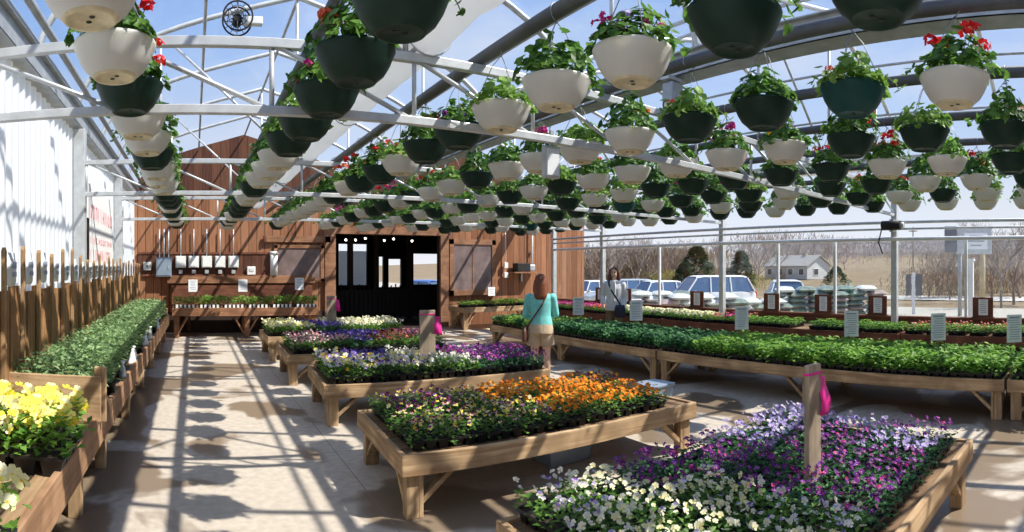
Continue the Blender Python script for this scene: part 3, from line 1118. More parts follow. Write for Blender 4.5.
# ---- fixtures on the back wall, side-wall half
YW = YB - .0
t = empty('ledge_shelf', (1.28, YW - .09, 1.40), 'long sunlit brown board ledge on the barn wall under the grey boxes', 'shelf')
MB().box((0, 0, 0), (3.9, .14, .2)).build('ledge_board', M['bench_red_x'], t, (0, 0, 0), 0, .006)
for x in (-1.7, -.2, 1.4):
    MB().box((x, .03, -.16), (.05, .08, .14)).build('bracket', M['red_x'], t)
t = empty('backing_board', (.35, YW - .015, 1.8), 'dark backing board on the barn wall behind the row of boxes', 'board')
MB().box((0, 0, 0), (3.6, .03, .56)).build('panel_board', M['barn_dark'], t)
for s in (-1, 1):
    MB().box((0, -.01, s * .29), (3.6, .05, .05)).build('batten', M['red_x'], t)
for k, x in enumerate((-.32, .02, .36, .71, 1.06)):
    t = empty('control_box', (x, YW - .09, 1.86), 'pale grey control box with conduit on the barn wall, %s from the blue cabinet' % ordw(k), 'electrical box', 0, 'control boxes on the barn wall')
    MB().box((0, 0, 0), (.27, .11, .31)).build('box_body', M['box_pale'], t, (0, 0, 0), 0, .012)
    MB().box((0, -.06, .0), (.22, .012, .26)).build('cover', M['white'], t, (0, 0, 0), 0, .004)
    MB().tube([(0, .03, .15), (0, .03, .86)], .014, 8).build('conduit', M['galv'], t)
    MB().box((0, .02, -.26), (.1, .08, .1)).build('outlet', M['galv'], t, (0, 0, 0), 0, .008)
t = empty('breaker_cabinet', (-.76, YW - .12, 1.72), 'blue grey metal breaker cabinet at the end of the box row', 'electrical cabinet')
MB().box((0, 0, 0), (.40, .2, .5)).build('cabinet_body', M['box_blue'], t, (0, 0, 0), 0, .012)
MB().box((0, -.105, 0), (.34, .015, .43)).build('cabinet_door', M['box_blue'], t, (0, 0, 0), 0, .005)
MB().box((.13, -.12, 0), (.02, .02, .08)).build('latch', M['galv'], t)
for x in (-.12, .0, .12):
    MB().tube([(x, .06, .25), (x, .06, 1.0)], .016, 8).build('conduit', M['galv'], t)
t = empty('thermostat_box', (1.53, YW - .07, 1.63), 'small square white thermostat box beside the row of grey boxes', 'thermostat')
MB().box((0, 0, 0), (.22, .09, .22)).build('case', M['white'], t, (0, 0, 0), 0, .012)
MB().box((0, -.05, .02), (.12, .01, .07)).build('dial_face', M['box_pale'], t)
t = empty('switch_box', (-1.2, YW - .06, 1.75), 'small pale switch box on the barn wall near the sheet wall', 'electrical box')
MB().box((0, 0, 0), (.2, .1, .22)).build('case', M['box_pale'], t, (0, 0, 0), 0, .01)
MB().box((0, -.06, 0), (.03, .03, .05)).build('toggle', M['dark'], t)
t = empty('white_downpipe', (2.13, YW - .09, 0), 'short thick white plastic pipe standing on the ledge by the plastic sheeting', 'pipe')
MB().tube([(0, 0, 1.5), (0, 0, 2.12)], .1, 16).build('pipe_body', M['white'], t)
MB().tube([(0, 0, 2.05), (0, 0, 2.14)], .115, 16).build('collar', M['white'], t)
# plastic-covered opening
t = empty('sheeted_window', (2.82, YW - .03, 1.82), 'cloudy plastic-sheeted window in the barn wall beside the white pipe', 'window')
MB().box((0, 0, 0), (1.2, .03, .80)).build('plastic_pane', M['plastic_sheet'], t)
b = MB()
for s in (-1, 1):
    b.box((s * .63, -.01, 0), (.1, .06, .98))
    b.box((0, -.01, s * .45), (1.36, .06, .09))
b.build('frame', M['bench_red_x'], t, (0, 0, 0), 0, .005)
t = empty('header_board', (2.8, YW - .05, 2.47), 'sunlit plank above the plastic-sheeted window beside the doorway', 'board')
MB().box((0, 0, 0), (1.9, .05, .17)).build('plank', M['barn_trim'], t, (0, 0, 0), 0, .005)
for x in (-.9, .9):
    MB().box((x, -.03, 0), (.06, .02, .17)).build('end_plate', M['red_x'], t)


def card(mb, w_, h_, lines=6, header=True, seed=0):
    """paper face plus rows of illegible print, standing upright in the XZ plane, facing -Y"""
    rg = random.Random(seed)
    mb.box((0, 0, h_ / 2), (w_, .006, h_), 0)
    z = h_ * .88
    if header:
        mb.box((0, -.0035, z), (w_ * .6, .002, h_ * .055), 1)
    for k in range(lines):
        z -= h_ * .78 / lines
        mb.box((rg.uniform(-.05, .02) * w_, -.0035, z), (w_ * rg.uniform(.45, .8), .002, h_ * .03), 1)
    return mb


for k, (x, z, lab) in enumerate(((-.0, 1.08, 'white paper notice hanging under the ledge below the grey boxes'),
                                 (1.30, 1.08, 'white paper notice hanging under the ledge below the thermostat box'),
                                 (2.80, 1.12, 'white paper notice hanging below the plastic-sheeted window'))):
    t = empty('paper_notice', (x, YW - .175, z), lab, 'notice')
    MB().box((0, 0, .16), (.24, .006, .32)).build('sheet', M['paper'], t)
    b = MB()
    rg = random.Random(k)
    for q in range(6):
        b.box((rg.uniform(-.02, .01), -.004, .28 - q * .042), (rg.uniform(.1, .18), .002, .012))
    b.build('print', M['ink'], t)
    MB().box((0, .03, .32), (.03, .06, .02)).build('clip', M['galv'], t)

# ---- fixtures on the back wall, window half
t = empty('sheeted_window', (8.0, YW - .03, 1.72), 'large cloudy plastic-sheeted window between doorway and standing woman', 'window')
MB().box((0, 0, 0), (1.3, .03, 1.36)).build('plastic_pane', M['plastic_sheet'], t)
b = MB()
for s in (-1, 1):
    b.box((s * .71, -.01, 0), (.14, .07, 1.66))
    b.box((0, -.01, s * .75), (1.56, .07, .16))
b.box((0, -.005, .0), (.05, .05, 1.36))
b.build('frame', M['barn_trim'], t, (0, 0, 0), 0, .006)
t = empty('paper_notice', (8.62, YW - .079, .86), 'white paper notice at the lower corner of the large sheeted window', 'notice')
MB().box((0, 0, .13), (.24, .006, .26)).build('sheet', M['paper'], t)
MB().box((0, -.004, .2), (.15, .002, .02)).box((-.02, -.004, .14), (.13, .002, .014)).box((0, -.004, .08), (.16, .002, .014)).build('print', M['ink'], t)
MB().box((0, .012, .262), (.03, .03, .02)).build('clip', M['galv'], t)
t = empty('outlet_column', (9.12, YW - .06, 0), 'thin conduit with two white outlets on the barn wall', 'outlet')
MB().tube([(0, 0, 1.45), (0, 0, 2.9)], .016, 8).build('conduit', M['galv'], t)
for z in (1.48, 1.78):
    MB().box((0, -.02, z), (.13, .08, .17)).build('outlet', M['white'], t, (0, 0, 0), 0, .01)
t = empty('heater_unit', (9.62, YW - .2, 1.72), 'black and grey wall machine on a small shelf by the woman', 'machine')
MB().box((0, 0, 0), (.48, .3, .26)).build('case', M['dark'], t, (0, 0, 0), 0, .02)
MB().box((.32, -.02, -.01), (.22, .26, .2)).build('motor_housing', M['galv_dull'], t, (0, 0, 0), 0, .03)
MB().box((.1, .02, -.16), (.9, .34, .04)).build('shelf', M['barn_trim'], t, (0, 0, 0), 0, .004)
MB().box((.1, .16, -.3), (.05, .05, .28)).build('bracket', M['galv_dull'], t)
t = empty('white_riser', (10.1, YW - .08, 0), 'vertical white pipe on the barn wall above the woman', 'pipe')
MB().tube([(0, 0, 1.6), (0, 0, 3.3)], .028, 10).build('pipe_body', M['white'], t)
for z in (2.2, 3.0):
    MB().box((0, .04, z), (.1, .06, .05)).build('clamp', M['galv'], t)

# ---- the long white air duct on the trusses
pts, rr = [], []
rg = random.Random(5)
y = -3.6
while y < 13.4:
    pts.append((1.5 + rg.uniform(-.012, .012), y, 3.265 + rg.uniform(-.008, .008)))
    rr.append(.155 + rg.uniform(-.006, .010))
    y += .18
t = empty('air_duct', (0, 0, 0), 'long white plastic air tube lying on the trusses down the aisle', 'air duct')
MB().tube(pts, rr, 20).build('tube_skin', M['duct'], t)
for k in range(6, len(pts), 11):
    MB().tube([(pts[k][0] + .168 * math.cos(a), pts[k][1], pts[k][2] + .168 * math.sin(a)) for a in [2 * PI * j / 18 for j in range(18)]], .006, 5, 0, False, True).build('hoop', M['galv'], t)

# circulation fan high under the roof
t = empty('circulation_fan', (.36, 4.6, 3.72), 'round black and grey circulation fan hung high under the roof', 'fan')
b = MB()
ring = [2 * PI * j / 24 for j in range(24)]
for yy in (-.09, .09):
    b.tube([(.19 * math.cos(a), yy, .19 * math.sin(a)) for a in ring], .012, 6, 0, False, True)
    for r_ in (.07, .13):
        b.tube([(r_ * math.cos(a), yy * 1.1, r_ * math.sin(a)) for a in ring], .004, 4, 0, False, True)
    for j in range(12):
        a = 2 * PI * j / 12
        b.tube([(.02 * math.cos(a), yy * 1.2, .02 * math.sin(a)), (.19 * math.cos(a), yy, .19 * math.sin(a))], .004, 4)
b.build('guard_grille', M['dark'], t)
MB().tube([(0, -.02, 0), (0, .16, 0)], .06, 12).build('motor', M['dark'], t)
for j in range(4):
    rot = Matrix.Rotation(PI / 2 * j, 3, 'Y') @ Matrix.Rotation(.5, 3, 'Z')
    MB().box((0, 0, 0), (.01, .07, .11)).build('blade', M['galv_dull'], t, Vector((math.sin(PI / 2 * j) * .1, 0, math.cos(PI / 2 * j) * .1)))
MB().tube([(0, 0, .19), (0, 0, 1.3)], .012, 6).build('hanging_rod', M['galv'], t)
MB().box((.2, .02, -.02), (.26, .1, .1)).build('junction_box', M['alu'], t, (0, 0, 0), 0, .01)

t.scale = (.62, .62, .62)

# grey panel hung under the first truss, and a fan bracket on the valley gutter
t = empty('relay_box', (2.54, 3.50, 2.50), 'flat pale grey box hung under the nearest truss chord', 'electrical box')
MB().box((0, 0, 0), (.14, .05, .24)).build('box_body', M['galv'], t, (0, 0, 0), 0, .008)
MB().box((0, -.01, .17), (.03, .02, .14)).build('hanger_strap', M['galv_dull'], t)
MB().box((0, -.03, 0), (.11, .01, .2)).build('cover', M['alu'], t)
t = empty('gutter_bracket', (4.05, 3.62, 3.30), 'grey cast bracket and pulley under the valley gutter', 'bracket')
MB().box((0, 0, .05), (.16, .14, .22)).build('bracket_body', M['galv_dull'], t, (0, 0, 0), 0, .02)
MB().tube([(-.09, 0, -.06), (.09, 0, -.06)], .05, 12).build('pulley', M['pipe_dark'], t)
MB().box((0, 0, .19), (.22, .1, .03)).build('clamp_plate', M['galv'], t)

# ---- fence of boards and stakes along the white sheet wall
k = 0
y = 2.2
rg = random.Random(11)
t = empty('board_fence', (XL + .125, 0, 0), 'brown vertical board fence along the white sheet wall behind the seedlings', 'fence')
while y < 14.6:
    wd = rg.uniform(.17, .23)
    h_ = 1.52 + rg.uniform(-.05, .04)
    o = MB().box((rg.uniform(-.008, .008), y + wd / 2, h_ / 2), (.022, wd, h_)).build('fence_board', M['fence'], t)
    k += 1
    y += wd + rg.uniform(.006, .03)
for z in (.5, 1.3):
    MB().box((-.025, 8.4, z), (.026, 12.4, .08)).build('rail', M['fence'], t)
STY = [2.5 + .47 * k for k in range(26)]
for k, y in enumerate(STY):
    h_ = 1.86 + rg.uniform(-.06, .06)
    o = MB().prism([(-.025, 0), (.025, 0), (.025, h_ - .03), (0, h_), (-.025, h_ - .03)], .028, 0, 'YZ', 0).build('fence_stake', M['stake'], None, (XL + .14, y, 0), 0)
    tag(o, 'thin wooden stake rising above the board fence, %s from the camera end' % ordw(k), 'stake', 'stakes along the board fence')
for k, y in enumerate(STY[:-1]):
    if k > 16:
        continue
    t = empty('seed_sack', (XL + .12, y + .235, 1.565), 'flat white printed sack on the fence top, %s gap between the stakes' % ordw(k), 'sack', 0, 'white sacks on the board fence')
    hh = rg.uniform(.20, .28)
    MB().rings([((0, 0, 0), .02, .12), ((0, 0, .03), .03, .135), ((0, 0, hh * .5), .034, .13), ((0, 0, hh), .008, .125)], 16).build('sack_body', M['bag_white'], t)
    b = MB()
    b.box((.034, 0, hh * .62), (.006, .12, .05)).box((.036, .01, hh * .34), (.006, .09, .035))
    b.build('print', M['ink'], t)

# white banner with faded red lettering on the sheet wall, and the dark door gap beside it
t = empty('wall_banner', (XL - .015, 8.05, 1.62), 'white banner with two faded red lines of lettering on the sheet wall', 'banner')
MB().box((0, 1.35, .66), (.012, 2.7, 1.32)).build('banner_sheet', M['white'], t)
b = MB()
rg = random.Random(21)
for z, hgt in ((.92, .22), (.50, .10), (.26, .2)):
    y = .25
    while y < 2.4:
        wd = rg.uniform(.09, .2)
        b.box((.008, y + wd * .15, z), (.004, wd * .25, hgt))
        if rg.random() < .7:
            b.box((.008, y + wd * .45, z + hgt * rg.choice((-.4, 0, .4))), (.004, wd * .6, hgt * .2))
        if rg.random() < .6:
            b.box((.008, y + wd * .8, z), (.004, wd * .22, hgt * rg.uniform(.5, 1)))
        y += wd + .07
b.build('lettering', M['ink_red'], t)
t = empty('wall_bar', (XL + .02, 7.85, 1.3), 'narrow black upright bar on the sheet wall beside the banner', 'bar')
MB().box((0, 0, .55), (.05, .12, 1.1)).build('bar_body', M['dark'], t)
MB().box((.03, 0, .15), (.02, .05, .12)).build('handle', M['galv'], t)
# ------------------------------------------------------------------ hanging baskets
def basket_pot(colour):
    """thick-walled bowl with rolled rim, drainage holes and a moulded base ring"""
    prof = [(.0, -.144), (.080, -.144), (.084, -.151), (.098, -.151), (.106, -.141), (.142, -.110), (.168, -.068), (.184, -.028),
            (.192, -.012), (.197, 0.0), (.195, .010), (.186, .012), (.180, .004), (.172, -.03), (.0, -.03)]
    mats = [1, 1, 1, 1, 0, 0, 0, 0, 0, 0, 0, 0, 0, 2]
    mb = MB().lathe(prof, 28, (0, 0, 0), mats)
    for a in (0, PI):
        mb.lathe([(0, -.1465), (.011, -.1465), (.011, -.144)], 8, (.022 * math.cos(a), 0, 0), [3, 3], False)
    base = {'white': 'pot_tan', 'green': 'pot_green', 'teal': 'pot_teal'}[colour]
    return mb.data('hanging_pot_' + colour, [M['pot_' + colour], M[base], M['soil'], M['black']])


POT = {c: basket_pot(c) for c in ('white', 'green', 'teal')}
mb = MB()
top = .41
for k in range(3):
    a = 2 * PI * k / 3 + .4
    mb.tube([(.188 * math.cos(a), .188 * math.sin(a), .0), (.06 * math.cos(a), .06 * math.sin(a), top - .13), (0, 0, top - .06)], .0028, 4)
hk = [(0, 0, top - .06), (0, 0, top - .02)] + [(.05 * math.cos(a), 0, top + .0 + .05 * math.sin(a)) for a in [PI * q / 8 for q in range(-2, 10)]]
mb.tube([(0, 0, top - .07), (.045, 0, top - .03)] + [(.048 * math.cos(a), 0, top + .048 * math.sin(a)) for a in [PI * q / 8 for q in range(-2, 11)]], .004, 5)
HANG = mb.data('basket_hanger', M['wire'])


def basket_foliage(seed, n=210, spread=.2, high=.19, mat='leaf_deep', trail=.2):
    rng = np.random.default_rng(seed)
    a = rng.uniform(0, 2 * PI, n)
    lob = 1 + .18 * np.sin(a * 3 + seed) + .12 * np.sin(a * 5 + seed * 2)
    q = np.sqrt(rng.uniform(0.02, 1, n))
    rad = spread * lob * q
    z = high * (1 - (q ** 2) * .85) * rng.uniform(.35, 1.15, n) * (1 + .25 * np.cos(a * 2 + seed)) + .015
    ed = q > .86
    z[ed] -= rng.uniform(0, .07, ed.sum()) * trail * 1.6
    rad[ed] = np.clip(rad[ed] * 1.02, .186, .225)
    P = np.stack([rad * np.cos(a), rad * np.sin(a), z], 1)
    N = np.stack([np.cos(a) * q * .9 + rng.normal(0, .35, n), np.sin(a) * q * .9 + rng.normal(0, .35, n), rng.uniform(.35, 1.2, n)], 1)
    V, F = round_leaves(rng, P, N, .034)
    # a few stems
    mb = MB()
    mb.v = [tuple(p) for p in V]
    mb.f = F
    mb.m = [0] * len(F)
    mb.sm = [False] * len(F)
    for k in range(14):
        i = int(rng.integers(n))
        mb.tube([(P[i][0] * .2, P[i][1] * .2, -.03), tuple(P[i] * np.array([.7, .7, .6])), tuple(P[i])], .003, 4)
    for k in range(3):          # stray trailing shoots
        aa = rng.uniform(0, 2 * PI)
        pts = [(.19 * math.cos(aa) * s_, .19 * math.sin(aa) * s_, z_) for s_, z_ in ((.8, .03), (1.12, .05), (1.32, .02), (1.42, -.05 * trail))]
        mb.tube(pts, .003, 4)
        PP = np.array([pts[1], pts[2], pts[3], pts[3]]) + rng.normal(0, .012, (4, 3))
        VV, FF = round_leaves(rng, PP, rng.normal(0, 1, (4, 3)) + np.array([0, 0, 1]), .026)
        mb.add(VV, FF)
    return mb.data('basket_foliage', M[mat])


FOL = [basket_foliage(1), basket_foliage(2, 220, .205, .21), basket_foliage(3, 200, .205, .16, 'leaf_lime', .35),
       basket_foliage(4, 200, .2, .18, 'leaf_mid'), basket_foliage(5, 230, .215, .19), basket_foliage(6, 210, .215, .15, 'leaf_deep', .5)]


def basket_blooms(seed, mats, heads, hi=(.19, .31), size=.043):
    rng = np.random.default_rng(seed)
    mb = MB()
    for h in range(heads):
        a, q = rng.uniform(0, 2 * PI), .17 * math.sqrt(rng.uniform(.05, 1))
        c = np.array([q * math.cos(a), q * math.sin(a), rng.uniform(*hi) * (1 - q * 1.6)])
        mb.tube([(c[0] * .4, c[1] * .4, 0), tuple(c)], .0025, 4, len(mats))
        mi = int(rng.integers(len(mats)))
        m_ = 16
        N = rng.normal(0, 1, (m_, 3))
        N[:, 2] = np.abs(N[:, 2]) * .9 + .05
        N /= np.linalg.norm(N, axis=1, keepdims=True)
        P = c + N * size * rng.uniform(.6, 1.0, (m_, 1)) * np.array([1, 1, .8])
        VV, FF = round_leaves(rng, P, N + rng.normal(0, .25, (m_, 3)), size * .52, 5)
        mb.add(VV, FF, mi)
    return mb.data('basket_blossoms', [M[m] for m in mats] + [M['leaf']])


BLOOM = {
    'red': [basket_blooms(s, ['p_red'], n) for s, n in ((1, 6), (2, 4), (3, 3))],
    'scarlet': [basket_blooms(s, ['p_red', 'p_coral'], n) for s, n in ((4, 8), (5, 5))],
    'magenta': [basket_blooms(s, ['p_magenta'], n) for s, n in ((6, 5), (7, 3))],
    'pink': [basket_blooms(s, ['p_pink', 'p_magenta'], n, (.06, .17), .026) for s, n in ((8, 8), (9, 5))],
    'purple': [basket_blooms(s, ['p_magenta', 'p_lilac'], n, (.10, .18), .032) for s, n in ((10, 10), (11, 6))],
    'violet': [basket_blooms(s, ['p_purple', 'p_violet'], n, (.08, .16), .028) for s, n in ((12, 8), (13, 5))],
    'white': [basket_blooms(s, ['p_white', 'p_coral'], n, (.08, .15), .022) for s, n in ((14, 7), (15, 5))],
    'yellow': [basket_blooms(s, ['p_gold'], n, (.10, .16), .026) for s, n in ((16, 4),)],
    'orange': [basket_blooms(s, ['p_coral', 'p_orange'], n, (.16, .26), .03) for s, n in ((17, 4),)],
    'none': [None],
}
WORDS = {'red': 'red geraniums', 'scarlet': 'red-coral blooms', 'magenta': 'magenta blooms', 'pink': 'small pink blooms', 'purple': 'purple-lilac blooms',
         'violet': 'dark violet blooms', 'white': 'small white blooms', 'yellow': 'yellow blooms', 'orange': 'tall orange-red blooms', 'none': 'leaves only'}

# per row: Y of the first basket and what the photo shows, camera end first; (pot, blooms, foliage variant)
W_, G_, T_ = 'white', 'green', 'teal'
ROWS = [
    (2.05, [(W_, 'red', 0), (W_, 'red', 1), (G_, 'red', 4), (W_, 'none', 5), (W_, 'none', 5), (G_, 'none', 2), (W_, 'none', 5), (W_, 'pink', 2), (W_, 'none', 1),
            (G_, 'none', 5), (G_, 'none', 2), (G_, 'none', 5), (W_, 'none', 1), (G_, 'none', 2), (W_, 'none', 3), (G_, 'none', 1), (W_, 'none', 0), (G_, 'none', 2)]),
    (2.04, [(G_, 'none', 4), (G_, 'scarlet', 1), (G_, 'pink', 4), (G_, 'none', 2), (G_, 'none', 2), (W_, 'magenta', 5), (W_, 'none', 1), (W_, 'none', 0), (G_, 'none', 2),
            (W_, 'none', 3), (W_, 'none', 1), (G_, 'none', 4), (G_, 'none', 2), (G_, 'none', 0), (W_, 'none', 1), (G_, 'none', 3), (W_, 'none', 0), (G_, 'none', 2)]),
    (.75, [(G_, 'none', 5), (G_, 'none', 4), (W_, 'purple', 4), (W_, 'none', 1), (W_, 'none', 2), (G_, 'violet', 0), (G_, 'scarlet', 1), (W_, 'white', 2), (G_, 'red', 1),
            (G_, 'red', 4), (W_, 'scarlet', 2), (G_, 'none', 1), (W_, 'none', 3), (W_, 'red', 0)]),
    (.73, [(W_, 'red', 1), (T_, 'white', 2), (G_, 'none', 4), (G_, 'white', 2), (W_, 'orange', 1), (W_, 'none', 2), (W_, 'magenta', 1), (W_, 'none', 4), (G_, 'none', 1),
           (W_, 'none', 2), (W_, 'red', 0), (G_, 'none', 3)]),
    (.62, [(G_, 'white', 0), (G_, 'none', 2), (G_, 'red', 1), (W_, 'yellow', 5), (W_, 'magenta', 0), (W_, 'violet', 3), (W_, 'none', 1), (W_, 'red', 4), (G_, 'none', 2),
           (W_, 'none', 0), (G_, 'none', 1)]),
    (.72, [(G_, 'none', 4), (W_, 'none', 3), (W_, 'red', 1), (G_, 'red', 4), (G_, 'none', 0), (G_, 'magenta', 0), (G_, 'none', 4), (G_, 'none', 1), (W_, 'none', 2)]),
    (.66, [(G_, 'pink', 1), (W_, 'red', 4), (W_, 'none', 1), (G_, 'none', 4), (G_, 'none', 0), (W_, 'none', 1), (G_, 'none', 2), (G_, 'pink', 0)]),
    (.74, [(W_, 'magenta', 0), (W_, 'none', 2), (G_, 'none', 4), (W_, 'red', 1), (G_, 'red', 3), (G_, 'none', 0), (W_, 'none', 1)]),
    (.95, [(W_, 'white', 2), (W_, 'none', 2), (W_, 'none', 1), (W_, 'pink', 0)]),
]
ROWNAME = ['in the row along the white wall', 'in the row beside the white air tube', 'in the third row from the white wall', 'in the fourth row from the white wall',
           'in the row under the valley gutter', 'in the first row past the valley gutter', 'in the second row past the valley gutter', 'in the third row past the valley gutter',
           'in the last row before the window wall']
rg = random.Random(77)
PZ = 2.748
for r, (y0, seq) in enumerate(ROWS):
    x = ROWX[r]
    k = 0
    y = y0
    prev = None
    while y < 13.6:
        if k < len(seq):
            pc, fl, fo = seq[k]
        else:
            pc = rg.choice([W_, G_, G_, W_, T_] if k % 7 == 3 else [W_, G_])
            if pc == prev and rg.random() < .4:
                pc = W_ if pc != W_ else G_
            fl = rg.choice(['none', 'none', 'none', 'red', 'none', 'pink', 'magenta', 'none'])
            fo = rg.randrange(6)
        prev = pc
        jz = .006 if k < 7 else .02
        z = PZ + rg.uniform(-jz, jz)
        lab = '%s basket with %s, %s %s' % ({'white': 'white', 'green': 'dark green', 'teal': 'teal'}[pc], WORDS[fl] if fl != 'none' else 'leaves only', ordw(k), ROWNAME[r])
        t = empty('hanging_basket', (x + rg.uniform(-jz, jz), y + rg.uniform(-jz, jz), z), lab, 'hanging basket', rg.uniform(0, 6.28), 'hanging baskets ' + ROWNAME[r])
        sc_ = rg.uniform(.96, 1.04)
        link('pot', POT[pc], t)
        h = link('hanger', HANG, t)
        h.scale = (1, 1, (3.152 + .048 - z) / (top + .048))
        f = link('foliage', FOL[fo], t, (0, 0, 0), rg.uniform(0, 6.28))
        f.scale = (sc_, sc_, rg.uniform(.85, 1.2))
        if fl != 'none':
            link('blossoms', rg.choice(BLOOM[fl]) if k >= 4 else BLOOM[fl][0], t, (0, 0, 0), rg.uniform(0, 6.28) if r != 2 or k != 2 else 0)
        y += .615
        k += 1


# ------------------------------------------------------------------ low slatted plant benches
def bench_parts(t, L, W, top, bh, legs, wx='wood_x', wy='wood_y', wz='wood_z', braces=True, deck='deck', th=.04):
    """L along x, W along y, origin at the floor under the middle; legs: x positions (front and back pair each)"""
    zc = top - bh / 2
    MB().box((0, -W / 2 + th / 2, zc), (L, th, bh)).build('front_board', M[wx], t, (0, 0, 0), 0, .006)
    MB().box((0, W / 2 - th / 2, zc), (L, th, bh)).build('back_board', M[wx], t, (0, 0, 0), 0, .006)
    for s in (-1, 1):
        MB().box((s * (L / 2 - th / 2), 0, zc), (th, W - 2 * th - .004, bh)).build('end_board', M[wy], t, (0, 0, 0), 0, .006)
    d = MB()
    n = int((W - 2 * th) / .15)
    for k in range(n):
        y = -W / 2 + th + (W - 2 * th) * (k + .5) / n
        d.box((0, y, top - .03), (L - 2 * th - .006, (W - 2 * th) / n - .012, .026))
    d.build('slat_deck', M[deck], t)
    for q in range(max(2, int(L / .9))):
        x = -L / 2 + L * (q + .5) / max(2, int(L / .9))
        MB().box((x, 0, top - .085), (.04, W - 2 * th - .006, .08)).build('joist', M[wy], t)
    for x in legs:
        for s in (-1, 1):
            y = s * (W / 2 - th - .05)
            lg = MB().box((x, y, (top - .045) / 2), (.09, .09, top - .045 - .0)).box((x + (.062 if x <= 0 else -.062), y, (top - bh) / 2), (.034, .09, top - bh))
            lg.build('leg', M[wz], t, (0, 0, 0), 0, .006)
            if braces:
                for dx in (-1, 1):
                    x2 = x + dx * .30
                    if abs(x2) > L / 2 - .02:
                        continue
                    MB().bar((x + dx * .05, y - s * .0, .09), (x2, y, top - bh - .0), .036, .075, 0, (0, 1, 0)).build('brace', M[wx], t, (0, 0, 0), 0, .004)
                y2 = y - s * .27
                MB().bar((x, y - s * .05, .09), (x, y2, top - bh), .036, .075, 0, (1, 0, 0)).build('brace', M[wy], t, (0, 0, 0), 0, .004)


def stake_sign(x, y, z0, z1, lab, yaw=0.0, wd=.118):
    t = empty('bench_stake', (x, y, z0), lab, 'wooden stake', yaw)
    MB().box((0, 0, (z1 - z0) / 2), (wd, .034, z1 - z0)).build('stake_board', M['grey_wood'], t, (0, 0, 0), 0, .006)
    # ribbon tied round the stake, its end hanging off the side
    zt = z1 - z0 - .05
    vs, fs = [], []
    for k in range(9):
        q = k / 8
        xx = wd / 2 - .006 + .012 * q
        ww = .062 + .02 * q
        zz = zt - .02 - .225 * q
        vs += [(xx - ww * .25, -.02 + .012 * math.sin(q * 7), zz), (xx + ww, -.012 + .016 * math.sin(q * 6 + 1), zz - .01)]
    for k in range(8):
        fs.append((2 * k, 2 * k + 1, 2 * k + 3, 2 * k + 2))
    b = MB().add(vs, fs, 0, True)
    o = b.build('ribbon', M['pink'], t)
    so_ = o.modifiers.new('thickness', 'SOLIDIFY')
    so_.thickness = .003
    MB().box((0, 0, zt), (wd + .008, .042, .014)).build('ribbon_knot', M['pink'], t, (0, 0, 0), 0, .003)
    return t


# ------------------------------------------------------------------ flats of bedding plants
def tray_mesh(nx, ny, w, d, h):
    mb = MB()
    cw, cd = w / nx, d / ny
    idx = {}
    for i in range(nx + 1):
        for j in range(ny + 1):
            idx[i, j] = len(mb.v)
            mb.v.append((-w / 2 + i * cw, -d / 2 + j * cd, h))
    for i in range(nx):
        for j in range(ny):
            cx, cy = -w / 2 + (i + .5) * cw, -d / 2 + (j + .5) * cd
            o = len(mb.v)
            for q, zz in ((.44, h), (.40, h - .012), (.44, h - .002), (.30, .002)):
                mb.v += [(cx - cw * q, cy - cd * q, zz), (cx + cw * q, cy - cd * q, zz), (cx + cw * q, cy + cd * q, zz), (cx - cw * q, cy + cd * q, zz)]
            cor = [idx[i, j], idx[i + 1, j], idx[i + 1, j + 1], idx[i, j + 1]]
            for k in range(4):
                k2 = (k + 1) % 4
                mb.f += [(cor[k], cor[k2], o + k2, o + k), (o + k, o + k2, o + 4 + k2, o + 4 + k), (o + k2, o + k, o + 12 + k, o + 12 + k2)]
                mb.m += [0, 0, 0]
            mb.f += [(o + 4, o + 5, o + 6, o + 7), (o + 15, o + 14, o + 13, o + 12)]
            mb.m += [1, 0]
    mb.sm = [False] * len(mb.f)
    # outer lip
    for (x, y, dx, dy) in ((0, -d / 2, w, .006), (0, d / 2, w, .006), (-w / 2, 0, .006, d), (w / 2, 0, .006, d)):
        mb.box((x, y, h - .006), (dx, dy, .014))
    return mb.data('cell_tray', [M['black'], M['soil']])


TW, TD, TH = .285, .53, .07
TRAY = tray_mesh(3, 6, TW, TD, TH)
TRAYW = tray_mesh(6, 3, .56, .29, TH)
TRAYB = tray_mesh(2, 2, .30, .30, .11)


def bed_foliage(seed, w, d, h0, h1, n, L, W, mat, upright=.5, over=.02):
    rng = np.random.default_rng(seed)
    x = rng.uniform(-w / 2 - over, w / 2 + over, n)
    y = rng.uniform(-d / 2 - over, d / 2 + over, n)
    bumps = .5 + .28 * np.sin(x * 2 * PI / .095 + seed) * np.cos(y * 2 * PI / .095) + .22 * np.sin(x * 17 + seed * 3) * np.sin(y * 13)
    q = rng.uniform(0, 1, n) ** .7
    z = h0 + (h1 - h0) * q * (.6 + .4 * bumps)
    P = np.stack([x, y, z], 1)
    a = rng.uniform(0, 2 * PI, n)
    D = np.stack([np.cos(a), np.sin(a), rng.uniform(-.1, 1.2, n) * upright], 1)
    P = P - D / np.linalg.norm(D, axis=1, keepdims=True) * L * .4
    V, F = leaf_cloud(rng, P, D, np.full(n, L), np.full(n, W))
    me = npmesh('bed_foliage', V, F, np.zeros(len(F)), [M[mat]])
    return me


def bed_blooms(seed, w, d, z0, z1, n, r, top, low, eye='p_gold', bias=(0, -.55, .7), over=.02, clump=0):
    rng = np.random.default_rng(seed)
    x = rng.uniform(-w / 2 - over, w / 2 + over, n)
    y = rng.uniform(-d / 2 - over, d / 2 + over, n)
    z = rng.uniform(z0, z1, n)
    N = np.array(bias) + rng.normal(0, .42, (n, 3))
    V, F, MI = violas(rng, np.stack([x, y, z], 1), N, np.full(n, r))
    return npmesh('bed_blossoms', V, F, MI, [M[top], M[low], M[eye]])


